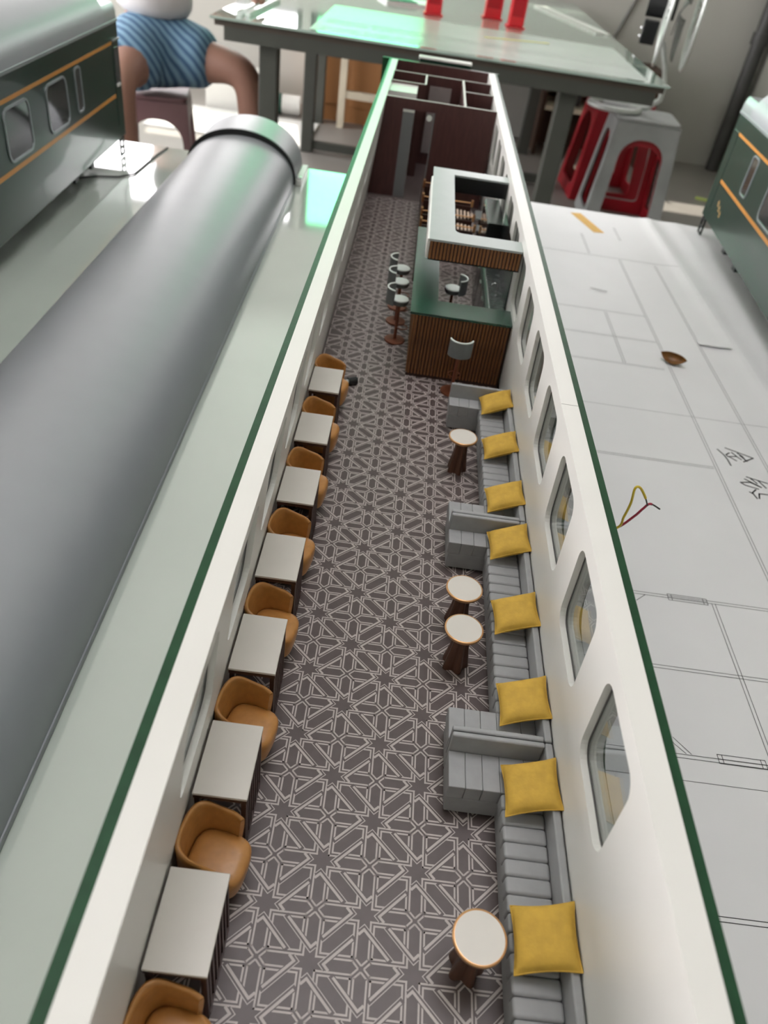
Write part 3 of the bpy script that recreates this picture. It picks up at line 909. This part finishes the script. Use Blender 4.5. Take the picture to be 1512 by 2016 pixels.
# ------------------------------------------------------------------ the loose roof on the table
rf = thing('coach_roof', 'long dark grey curved coach roof lying on the glass beside the open coach', 'coach roof', (0, 0, TABLE_Z))
rf.rotation_euler = (0, 0, 0.027)
rf.location = Vector((-312.0, 0, TABLE_Z))*S
RW, RH = 100.0, 74.0
def arch(y0, y1, rw, rh, z0, n=40):
    m = MB()
    prof = [(-rw*math.cos(PI*k/n), z0 + rh*math.sin(PI*k/n)**0.86) for k in range(n+1)]
    V = [(x, y, z) for y in (y0, y1) for x, z in prof]
    F = [(k, k+1, n+2+k, n+1+k) for k in range(n)]
    F += [tuple(range(n, -1, -1)), tuple(range(n+1, 2*n+2))]
    m.add(V, F)
    return m
arch(-560, 1478, RW, RH, 6).build('roof_shell', M_roof, rf, smooth=True)
arch(1478, 1484, RW+4, RH+10, 6).build('roof_rib', M_under, rf, smooth=True)
arch(1484, 1600, RW+1, RH+9, 6).build('roof_end', M_roof, rf, smooth=True)
MB().box(-RW-1.5, RW+1.5, -560, 1600, 0, 6).build('eave_strip', M_roof, rf, bevel=1)
for sx in (-1, 1):
    MB().box(sx*108-6, sx*108+6, 1490, 1598, 0, 12).build('end_bracket', M_white, rf, bevel=1)
    MB().lathe([(5, 0), (5, 3), (2, 4)], 14, (sx*108, 1500, 12.1)).build('fixing_screw', M_chrome, rf, smooth=True)
MB().box(-90, 90, 1600.2, 1606, 0, 30).build('end_skirt', M_coach_green, rf)

# ------------------------------------------------------------------ finished coaches on both sides
def finished_coach(loc, rz, sgn, label, length, wins):
    """sgn: which local side (+1/-1 in x) shows the windows nearest the camera; local y=0 is the far end, body runs to -length"""
    t = thing('coach_model', label, 'model coach', loc, rz)
    w = 100.0; zb, ze = 34.0, 221.0             # above the table
    MB().box(-w, w, -length, 0, zb, ze).build('body', M_coach_green, t, bevel=2)
    MB().box(-w-1.2, w+1.2, -length, 1, ze-1, ze+4).build('eave', M_silver, t, bevel=0.8)
    rfm = MB(); n = 28
    prof = [(-w*math.cos(PI*k/n), ze+4 + 62*math.sin(PI*k/n)**0.8) for k in range(n+1)]
    V = [(x, y, z) for y in (-length, -66) for x, z in prof]
    rfm.add(V, [(k, k+1, n+2+k, n+1+k) for k in range(n)] + [tuple(range(n, -1, -1)), tuple(range(n+1, 2*n+2))])
    rfm.build('roof', M_roof, t, smooth=True)
    low = MB()
    prof = [(-w*math.cos(PI*k/n), ze+4 + min(24, 62*math.sin(PI*k/n)**0.8)) for k in range(n+1)]
    V = [(x, y, z) for y in (-66, -1) for x, z in prof]
    low.add(V, [(k, k+1, n+2+k, n+1+k) for k in range(n)] + [tuple(range(n, -1, -1)), tuple(range(n+1, 2*n+2))])
    low.build('roof_end', M_silver, t, smooth=True)
    ac = MB().box(-52, 52, -58, -16, ze+28.2, ze+46).build('vent_box', M_white, t, bevel=1.5)
    for k in range(4):
        MB().box(sgn*52.2-0.4, sgn*52.2+0.4, -54, -22, ze+32+3.2*k, ze+33.2+3.2*k).build('vent_slot', M_under, ac)
    for s_ in (-1, 1):
        for z, h_ in ((zb+156, 5), (zb+72, 6)):
            MB().box(s_*(w+0.05)-0.35, s_*(w+0.05)+0.35, -length, -42, z, z+h_).build('stripe', M_orange, t)
        for y0, y1, z0, z1, r in wins:
            lo = rrect(-y1, -y0, z0, z1, r, 5); li = rrect(-y1+3, -y0-3, z0+3, z1-3, max(1, r-3), 5)
            n2 = len(lo); fm = MB()
            for x in (s_*(w-0.2), s_*(w+1.6)):
                fm.add([(x, a, b) for a, b in lo] + [(x, a, b) for a, b in li], [(i, (i+1)%n2, n2+(i+1)%n2, n2+i) for i in range(n2)])
            fm.add([(s_*(w-0.2), a, b) for a, b in lo] + [(s_*(w+1.6), a, b) for a, b in lo], [(i, (i+1)%n2, n2+(i+1)%n2, n2+i) for i in range(n2)])
            fm.add([(s_*(w-0.2), a, b) for a, b in li] + [(s_*(w+1.6), a, b) for a, b in li], [(i, (i+1)%n2, n2+(i+1)%n2, n2+i) for i in range(n2)])
            f_ = fm.build('window', M_silver, t)
            MB().add([(s_*(w+0.4), a, b) for a, b in li], [tuple(range(n2))]).build('pane', M_dark_glass, f_)
        # end door with its small window, sill and handle
        d_ = MB().box(s_*w-0.8, s_*w+0.9, -40, -5, zb+24, zb+160).build('door', M_coach_green, t, bevel=0.5)
        MB().box(s_*w+0.95, s_*w+1.5, -34, -11, zb+92, zb+150).build('door_pane', M_dark_glass, d_)
        MB().box(s_*w+0.95, s_*w+3.4, -40, -4, zb+160, zb+163).build('door_drip', M_silver, d_)
        MB().box(s_*w+0.95, s_*w+3.4, -33, -16, zb+88, zb+92.5).build('door_handle', M_white, d_)
        ld = MB()
        x = s_*(w-2)
        for y in (-36, -14): ld.bar((x, y, 3), (x, y, zb+0.2), 3.2, 3.2)
        for z in (4, 17, 30): ld.bar((x, -36, z), (x, -14, z), 3.0, 3.0)
        ld.build('ladder', M_under, t)
    for k in range(6):
        MB().box(-70, 70, -length+120+150*k, -length+220+150*k, 12, zb-0.2).build('underframe_box', M_under, t, bevel=2)
    bogie(t, -190, 0.0)
    if length > 700: bogie(t, -length+190, 0.0)
    return t
WL = [(219, 249, 121, 187, 9)] + [(288+153*k, 376+153*k, 118, 185, 14) for k in range(6)]
lc = finished_coach((-690, 1538, TABLE_Z+0.1), 0.056, 1, 'finished dark green model coach with orange stripes at the left edge', 1200, WL)
WR = [(172, 212, 122, 188, 9)] + [(300+160*k, 390+160*k, 118, 186, 14) for k in range(5)]
rc = finished_coach((663, 1586, TABLE_Z+1.3), -0.069, -1, 'finished green model coach with orange stripes at the right edge', 1150, WR)
M_gold = mat('gold_mark_colour', (206, 170, 112), 0.4, metal=0.3)
em = MB()  # small gold marks low on the coach side
for y0, z0 in ((-78, 78), (-92, 72), (-106, 66)):
    em.box(-100.6, -100.05, y0-9, y0, z0, z0+2.4).box(-100.6, -100.05, y0-6, y0-3.5, z0-5, z0+6).box(-100.6, -100.05, y0-9, y0-1, z0-5, z0-3)
em.build('gold_marks', M_gold, rc)

# ------------------------------------------------------------------ back of the workshop: long glass-topped table
bt = thing('glass_table', 'long steel-framed table with a greenish glass top behind the coaches', 'table', (0, 0, FLOOR_Z))
TZ = -FLOOR_Z
M_btop = mat('pale_green_table_glass', (150, 168, 158), 0.06, var=0.06, scale=3, coat=0.6)
MB().box(-742, 765, 2815, 5300, TZ-8, TZ).build('table_glass', M_btop, bt, bevel=1)
MB().box(-730, 752, 2830, 5290, TZ-26, TZ-8.2).build('table_board', mat('brown_edge_board', (70, 62, 54), 0.6, var=0.1, scale=8), bt)
for y in (2850, 5270): MB().box(-700, 730, y-18, y+18, TZ-66, TZ-26.2).build('rail', M_steel_dark, bt)
for x, y in ((-560, 2900), (455, 2900), (-610, 4340), (690, 4340), (-640, 5000), (620, 5000)):
    MB().box(x-31, x+31, y-31, y+31, 0, TZ-26.2).build('leg', M_steel_dark, bt, bevel=4)
MB().box(-578, 658, 4322, 4358, 15, 55).build('stretcher', M_steel_dark, bt)
ps = MB().box(-425, 700, 2850, 3560, 0.1, 0.7)
for r in range(9):
    y = 2874 + 26*r + (60 if r > 3 else 0)
    x = -395.0
    while x < 670:
        wd = random.uniform(10, 46)
        ps.add([(x, y, 0.85), (x+wd, y, 0.85), (x+wd, y+9, 0.85), (x, y+9, 0.85)], [(0, 1, 2, 3)], 1)
        x += wd + random.uniform(6, 18)
tag(ps.build('printed_sheet', [mat('grey_green_film', (176, 188, 178), 0.25, var=0.04, scale=4), mat('faint_print', (120, 124, 118), 0.6)]),
    'large sheet with rows of faint print lying on the glass table', 'sheet')
for (xa, ya), (xb, yb), lab in (((-668, 2900), (-655, 3400), 'left'), ((-636, 2900), (-622, 3400), 'right')):
    tag(MB().bar((xa, ya, 6.2), (xb, yb, 6.2), 14, 12).build('acrylic_strip', mat('pale_acrylic', (214, 222, 216), 0.15)),
        'pale acrylic strip on the glass table corner, %s of the two' % lab, 'strip')
tag(MB().bar((170, 3290, 1.6), (420, 3392, 1.6), 12, 1.2).build('yellow_strip', mat('yellow_plastic', (206, 196, 84), 0.5)), 'thin yellow strip lying on the printed sheet', 'strip')
M_red = mat('red_plastic', (206, 22, 38), 0.3, var=0.06, coat=0.3)
def red_box(x, y, wx, lab):
    t = thing('red_box', lab, 'box', (x, y, 0.2), 0.04, group='red boxes on the glass table')
    MB().box(-wx/2, wx/2, -30, 30, 6, 190).build('box_body', M_red, t, bevel=3)
    MB().box(-wx/2-8, wx/2+8, -36, 36, 0, 6).build('box_foot', M_red, t, bevel=2)
    MB().box(-wx/2+8, wx/2-8, -31, -30.1, 40, 170).build('box_panel', mat('deep_red_plastic', (168, 14, 30), 0.25), t)
red_box(-35, 3740, 66, 'upright red plastic box on the glass table, leftmost')
red_box(222, 3930, 74, 'upright red plastic box on the glass table, middle and farther back')
red_box(312, 3745, 62, 'upright red plastic box on the glass table, rightmost')
wb = thing('paper_pad', 'white pad with a dark cover lying near the red boxes', 'paper pad', (-150, 3990, 0.2), 0.3)
MB().box(-120, 120, -90, 90, 0, 10).build('pad', M_paper, wb)
MB().box(-110, 20, -80, 80, 10.1, 14).build('dark_cover', M_under, wb)
tk = thing('track_strip', 'pale sprue strip with short cross bars on the far corner of the glass table', 'model part', (640, 4360, 0.2), 0.25)
MB().box(-8, 8, -420, 420, 0, 8).build('spine', M_white, tk)
for k in range(22): MB().box(-60, -8.1, -410+38*k, -398+38*k, 0, 8).build('cross_bar', M_white, tk)

# plastic stools and the fan
def stool_side(h, top, bot, r0):
    n = 6; P = []
    for cx, cy, r, a0 in ((-92+18, 60+18, 18, PI), (92-18, 60+18, 18, 1.5*PI), (92-80, h-80-80, 80, 0), (-92+80, h-80-80, 80, 0.5*PI)):
        for k in range(n+1):
            a = a0 + 0.5*PI*k/n
            P.append((cx + r*math.cos(a), cy + r*math.sin(a)))
    return P
def plastic_stool(loc, rz, colour, label, h=455.0, top=285.0, bot=372.0, legs_open=True):
    t = thing('plastic_stool', label, 'stool', loc, rz)
    def hw(z): return (top + (bot-top)*(h-z)/h)/2
    MB().prism(rrect(-top/2, top/2, -top/2, top/2, 34, 5), h-16, h).build('seat', colour, t, bevel=5)
    loop = stool_side(h, top, bot, 0); n = len(loop)
    for q in range(4):
        w_ = MB(); c, s_ = math.cos(q*PI/2), math.sin(q*PI/2)
        def P(u, z, d):
            k = hw(z)/(top/2)
            x, y = u*k, -(hw(z) - d)
            return (x*c - y*s_, x*s_ + y*c, z)
        e = top/2 - 3
        rect = [(-e, 0), (e, 0), (e, h-16.2), (-e, h-16.2)]
        for d, sg in ((0, 1), (9, -1)):
            V = [P(u, z, d) for u, z in loop] + [P(u, z, d) for u, z in rect]
            F = []
            for cc in range(4):
                for j in range(6): F.append((n+cc, cc*7+j+1, cc*7+j))
                F.append((n+cc, n+(cc+1)%4, ((cc+1)%4)*7, cc*7+6))
            w_.add(V, [f if sg > 0 else f[::-1] for f in F])
        V = [P(u, z, 0) for u, z in loop] + [P(u, z, 9) for u, z in loop]
        w_.add(V, [(i, (i+1)%n, n+(i+1)%n, n+i) for i in range(n)])
        V = [P(u, z, 0) for u, z in rect] + [P(u, z, 9) for u, z in rect]
        w_.add(V, [(0,1,5,4), (1,2,6,5), (2,3,7,6), (3,0,4,7)])
        w_.build('side_panel', colour, t)
    return t
M_pgrey = mat('worn_grey_plastic', (150, 152, 150), 0.5, var=0.15, scale=6)
M_pred = mat('red_stool_plastic', (150, 24, 36), 0.4, var=0.1, scale=6)
plastic_stool((1010, 3930, FLOOR_Z), -0.05, M_pgrey, 'worn grey plastic stool carrying the fan', h=485)
plastic_stool((1010, 3930, FLOOR_Z), -0.05, M_pred, 'red plastic stool nested under the grey stool', h=455, top=255, bot=330)
plastic_stool((985, 4370, FLOOR_Z), 0.05, M_pred, 'red plastic stool standing left of the grey stool', h=470)
plastic_stool((-1090, 3345, FLOOR_Z), 0.2, mat('maroon_grey_plastic', (112, 84, 86), 0.5, var=0.15, scale=6), 'dull maroon plastic stool under the seated person', h=405, top=240, bot=300)

M_wire_ = mat('white_wire', (206, 210, 206), 0.3, metal=0.3)
fan = thing('fan', 'desk fan with a wire cage standing on the grey stool', 'fan', (950, 3930, FLOOR_Z+485.3), -0.22)
MB().tube([(-95 + 0*k + 130*math.cos(2*PI*k/32)*0.9, 105*math.sin(2*PI*k/32), 13) for k in range(32)], 13, 8, closed=True).build('base_ring', M_wire_, fan, smooth=True)
MB().box(-150, 10, -40, 40, 1, 24).build('base_plate', M_pgrey, fan, bevel=8)
MB().tube([(-30, 0, 24), (50, 0, 30), (95, 0, 70), (95, 0, 130), (70, 0, 200), (30, 0, 290)], [16, 15, 13, 12, 11, 11], 10).build('stand', M_wire_, fan, smooth=True)
MB().box(-70, -5, -35, 35, 270, 360).build('control_box', M_black, fan, bevel=5)
for z in (295, 325): MB().lathe([(7, 0), (7, 6)], 10, (-72, -20, z)).build('knob', M_chrome, fan)
FZ = 420
MB().tube([(-75, 0, FZ), (45, 0, FZ)], 52, 18).build('motor', M_under, fan, smooth=True)
for nm, sx in (('rear_grille', 20), ('front_grille', 140)):
    gr = MB()
    for k in range(40):
        a = 2*PI*k/40
        gr.tube([(sx + (18 if sx > 50 else -18)*(1-(r/225)**2), r*math.cos(a), FZ + r*math.sin(a)) for r in (40, 110, 180, 225)], 3.0, 4)
    for r in (40, 120, 190, 225):
        gr.tube([(sx + (18 if sx > 50 else -18)*(1-(r/225)**2), r*math.cos(2*PI*k/40), FZ + r*math.sin(2*PI*k/40)) for k in range(40)], 3.6 if r < 225 else 7.0, 5, closed=True)
    gr.build(nm, M_wire_, fan)
for q in range(3):
    bl = MB()
    def blade(u, v, q=q):
        a = 2*PI*q/3 + (u-0.5)*1.25; r = 40 + 160*v
        return (80 + 34*(u-0.5), r*math.cos(a), FZ + r*math.sin(a))
    bl.grid(blade, 8, 6)
    o = bl.build('blade', mat('smoky_blade', (120, 122, 120), 0.3), fan, smooth=True)
    o.modifiers.new('thick', 'SOLIDIFY').thickness = 0.003
tag(MB().tube([(1210, 5392, 900), (1190, 5390, 300), (1130, 5388, 60), (1050, 5388, -180), (1010, 5385, -420), (1030, 5380, FLOOR_Z+8)], 9, 8).build('power_cord', mat('grey_cord', (112, 112, 108), 0.6), smooth=True),
    'grey power cord hanging down the back wall beside the fan', 'cord')

# things along the back wall
cb = thing('wooden_cabinet', 'orange-brown wooden cabinet standing against the back wall', 'cabinet', (-470, 5230, FLOOR_Z))
M_ow = mat('orange_brown_wood', (168, 118, 72), 0.55, var=0.12, scale=6, stretch=(1, 1, 0.2))
MB().box(-250, 250, -140, 150, 0, 620).build('cabinet_body', M_ow, cb)
for x in (-248, -4):
    MB().box(x, x+244, -152, -141, 90, 600).build('cabinet_door', M_ow, cb, bevel=3)
fr_ = thing('trestle_stand', 'pale wooden trestle stand in front of the brown cabinet', 'trestle', (-440, 4960, FLOOR_Z))
M_pw = mat('pale_wood', (198, 188, 166), 0.6, var=0.08, scale=8)
for x in (-60, 380): MB().box(x-20, x+20, -20, 20, 0, 640).build('post', M_pw, fr_)
MB().box(-40, 360, -16, 16, 160, 200).build('cross_rail', M_pw, fr_)
MB().box(-40, 360, -16, 16, 560, 600).build('cross_rail', M_pw, fr_)
rl = thing('paint_can', 'white can with a green lid lying on its side under the table', 'can', (-870, 5060, FLOOR_Z))
MB().tube([(0, 0, 56), (110, 10, 56)], 56, 20).build('can_body', M_white, rl, smooth=True)
MB().tube([(-70, -6, 56), (-0.5, 0, 56)], 58, 20).build('lid', mat('dark_green_plastic', (22, 70, 56), 0.4), rl, smooth=True)
sh = thing('open_shelf', 'dark brown open shelf with a cream board under the glass table', 'shelf', (1010, 5180, FLOOR_Z))
M_db = mat('dark_brown_board', (78, 56, 44), 0.6, var=0.15, scale=6)
MB().box(-330, 330, 160, 180, 0, 520).build('back_board', M_db, sh)
for x in (-330, 312): MB().box(x, x+18, -160, 160, 0, 520).build('side_board', M_db, sh)
MB().box(-311, 311, -170, 158, 250, 275).build('shelf_board', M_pw, sh)
MB().box(-311, 311, -160, 158, 500, 520).build('top_board', M_db, sh)
for x, w_, h_, m_, nm in ((-160, 120, 90, M_dark_glass, 'dark box standing on the cream shelf board, left'), (20, 90, 120, M_pgrey, 'grey box standing on the cream shelf board, right')):
    o = thing('storage_box', nm, 'box', (1010+x, 5150, FLOOR_Z+275.2))
    MB().box(-w_/2, w_/2, -60, 60, 0, h_-14).build('box_body', m_, o, bevel=2)
    MB().box(-w_/2-3, w_/2+3, -63, 63, h_-13.8, h_).build('box_lid', m_, o, bevel=2)
o = thing('wood_offcut', 'pale wooden offcut leaning on the floor in front of the shelf', 'offcut', (930, 4700, FLOOR_Z), 0.5)
MB().bar((-70, 0, 16), (80, 0, 60), 40, 26).build('wedge', M_pw, o)
MB().bar((70, 0, 20), (130, -60, 12), 18, 18).build('strip_end', M_edge, o)
o = MB().bar((1590, 4560, FLOOR_Z+7), (1720, 4520, FLOOR_Z+7), 22, 12).build('green_stick', mat('lime_plastic', (190, 206, 120), 0.5))
tag(o, 'lime green stick lying on the floor at the right', 'stick')
o = thing('white_carton', 'white carton standing on the floor behind the seated person', 'carton', (-1150, 5060, FLOOR_Z), 0.15)
MB().box(-170, 170, -120, 120, 0, 200).build('carton_body', M_white, o, bevel=3)
MB().box(-172, 172, -122, -2, 200.2, 203).build('carton_flap', M_white, o); MB().box(-172, 172, 2, 122, 200.2, 203).build('carton_flap', M_white, o)
o = MB().box(-1500, -620, 4350, 4900, FLOOR_Z+0.2, FLOOR_Z+14).build('floor_board', mat('white_board', (214, 214, 210), 0.5, var=0.03, scale=4), bevel=2)
tag(o, 'white board lying on the floor beyond the seated person', 'board')

# ------------------------------------------------------------------ the seated person
def skin_mesh(name, verts, edges, radii, material, parent=None, root=0, sub=2):
    me = bpy.data.meshes.new(name)
    me.from_pydata([(x*S, y*S, z*S) for x, y, z in verts], edges, [])
    o = bpy.data.objects.new(name, me); C.objects.link(o)
    sk_ = o.modifiers.new('skin', 'SKIN')
    sk_.use_smooth_shade = True
    for i, r in enumerate(radii):
        rr = r if isinstance(r, tuple) else (r, r)
        me.skin_vertices[0].data[i].radius = (rr[0]*S, rr[1]*S)
        me.skin_vertices[0].data[i].use_root = (i == root)
    sb_ = o.modifiers.new('sub', 'SUBSURF'); sb_.levels = sub; sb_.render_levels = sub
    me.materials.append(material)
    if parent: o.parent = parent
    return o
M_skin = mat('brown_skin', (146, 108, 92), 0.55, var=0.06, scale=10)
pv = [(-1105, 3360, -215), (-1100, 3375, -80), (-1085, 3385, 80), (-1075, 3385, 240), (-1065, 3375, 330), (-1045, 3350, 420), (-1035, 3345, 510),   # 0-6 trunk, neck, head
      (-1000, 3350, -235), (-850, 3320, -225), (-715, 3290, -232), (-690, 3300, -450), (-675, 3330, -690), (-672, 3330, -735), (-620, 3240, -742),   # 7-13 right-hand leg in the picture
      (-1130, 3290, -240), (-1130, 3130, -250), (-1130, 3000, -262), (-1128, 3020, -470), (-1130, 3060, -690), (-1130, 3062, -735), (-1105, 2960, -742),  # 14-20 other leg
      (-960, 3330, 225), (-880, 3230, 40), (-760, 3150, 60),           # 21-23 arm
      (-1190, 3430, 225), (-1225, 3330, 20), (-1110, 3180, 40)]        # 24-26 arm
pe = [(0,1),(1,2),(2,3),(3,4),(4,5),(5,6),(0,7),(7,8),(8,9),(9,10),(10,11),(11,12),(12,13),(0,14),(14,15),(15,16),(16,17),(17,18),(18,19),(19,20),
      (3,21),(21,22),(22,23),(3,24),(24,25),(25,26)]
pr_ = [(105,95), (105,85), (125,90), (125,85), 62, 92, 84, 90, 80, 66, 56, 36, 38, 26, 90, 80, 66, 56, 36, 38, 26, 62, 44, 32, 62, 44, 32]
def hand(base, dirv, side):
    """palm and five separate fingers, slightly curled"""
    b = Vector(base); d_ = Vector(dirv).normalized(); u = Vector((0, 0, 1)); s_ = d_.cross(u).normalized()*side
    i0 = len(pv)
    pv.append(tuple(b + d_*55)); pr_.append((34, 18)); pe.append((i0_ref[0], i0))
    for k, L in enumerate((62, 74, 80, 72)):
        j = len(pv)
        r = b + d_*85 + s_*(-27+18*k)
        pv.append(tuple(r)); pr_.append(10); pe.append((i0, j))
        pv.append(tuple(r + d_*L*0.55 - u*6)); pr_.append(9); pe.append((j, j+1))
        pv.append(tuple(r + d_*L - u*22)); pr_.append(7.5); pe.append((j+1, j+2))
    j = len(pv)
    pv.append(tuple(b + d_*40 - s_*42 - u*6)); pr_.append(11); pe.append((i0, j))
    pv.append(tuple(b + d_*78 - s_*58 - u*14)); pr_.append(9); pe.append((j, j+1))
i0_ref = [23]; hand((-760, 3150, 60), (0.85, -0.45, -0.1), 1)
i0_ref = [26]; hand((-1110, 3180, 40), (0.85, -0.45, -0.1), -1)
person = skin_mesh('person', pv, pe, pr_, M_skin)
tag(person, 'person in blue striped shorts and white top sitting on a stool at the back', 'person')
M_shorts = mat('blue_striped_cotton', (72, 108, 140), 0.8, var=0.0, scale=20)
nt = M_shorts.node_tree
wv = nt.nodes.new('ShaderNodeTexWave'); wv.inputs['Scale'].default_value = 14; wv.inputs['Distortion'].default_value = 1.2
wv.bands_direction = 'DIAGONAL'
tcn = nt.nodes.new('ShaderNodeTexCoord'); nt.links.new(tcn.outputs['Object'], wv.inputs['Vector'])
rp = nt.nodes.new('ShaderNodeValToRGB')
rp.color_ramp.elements[0].color = (lin(52), lin(84), lin(116), 1); rp.color_ramp.elements[1].color = (lin(116), lin(150), lin(172), 1)
nt.links.new(wv.outputs['Fac'], rp.inputs['Fac']); nt.links.new(rp.outputs['Color'], nt.nodes['Principled BSDF'].inputs['Base Color'])
skin_mesh('shorts', [(-1100, 3360, -190), (-1100, 3372, -60), (-1010, 3345, -215), (-930, 3332, -218), (-840, 3316, -216), (-1125, 3280, -222), (-1128, 3210, -232), (-1130, 3120, -242)],
          [(0,1), (0,2), (2,3), (3,4), (0,5), (5,6), (6,7)], [(185,165), (165,140), 135, 118, 108, 135, 118, 108], M_shorts, person)
skin_mesh('shirt', [(-1101, 3374, -130), (-1095, 3380, 0), (-1082, 3385, 110), (-1075, 3385, 235), (-1066, 3377, 300), (-960, 3330, 222), (-920, 3280, 130), (-1190, 3430, 222), (-1207, 3380, 120)],
          [(0,1), (1,2), (2,3), (3,4), (3,5), (5,6), (3,7), (7,8)], [(190,168), (172,144), (172,132), (160,118), 76, 78, 66, 78, 66], mat('white_cotton', (206, 204, 204), 0.8, var=0.04, scale=8), person)
hd = MB().sphere((-1035, 3350, 520), (96, 102, 92), 10)
hair = hd.build('hair', mat('black_hair', (26, 22, 22), 0.6), person, smooth=True, loc=(-6, 8, 18))
fc = MB().sphere((-985, 3262, 462), (12, 14, 16), 6)
fc.sphere((-1130, 3340, 465), (10, 18, 28), 6); fc.sphere((-945, 3370, 465), (10, 18, 28), 6)
fc.build('nose_and_ears', M_skin, person, smooth=True)
ey = MB()
for x, y in ((-1020, 3268), (-965, 3286)): ey.sphere((x, y, 488), (10, 7, 7), 6)
ey.build('eyes', mat('dark_eye', (30, 26, 24), 0.3), person, smooth=True)
MB().sphere((-990, 3274, 425), (24, 8, 7), 6).build('mouth', mat('lip', (140, 84, 80), 0.5), person, smooth=True)
for i, (x, y) in enumerate(((-645, 3285), (-1117, 3010))):
    MB().box(-45, 45, -125, 110, 0, 22).build('sandal', M_under, person, bevel=8, loc=(x, y, FLOOR_Z), rot=(0, 0, (-0.5, -0.25)[i]))
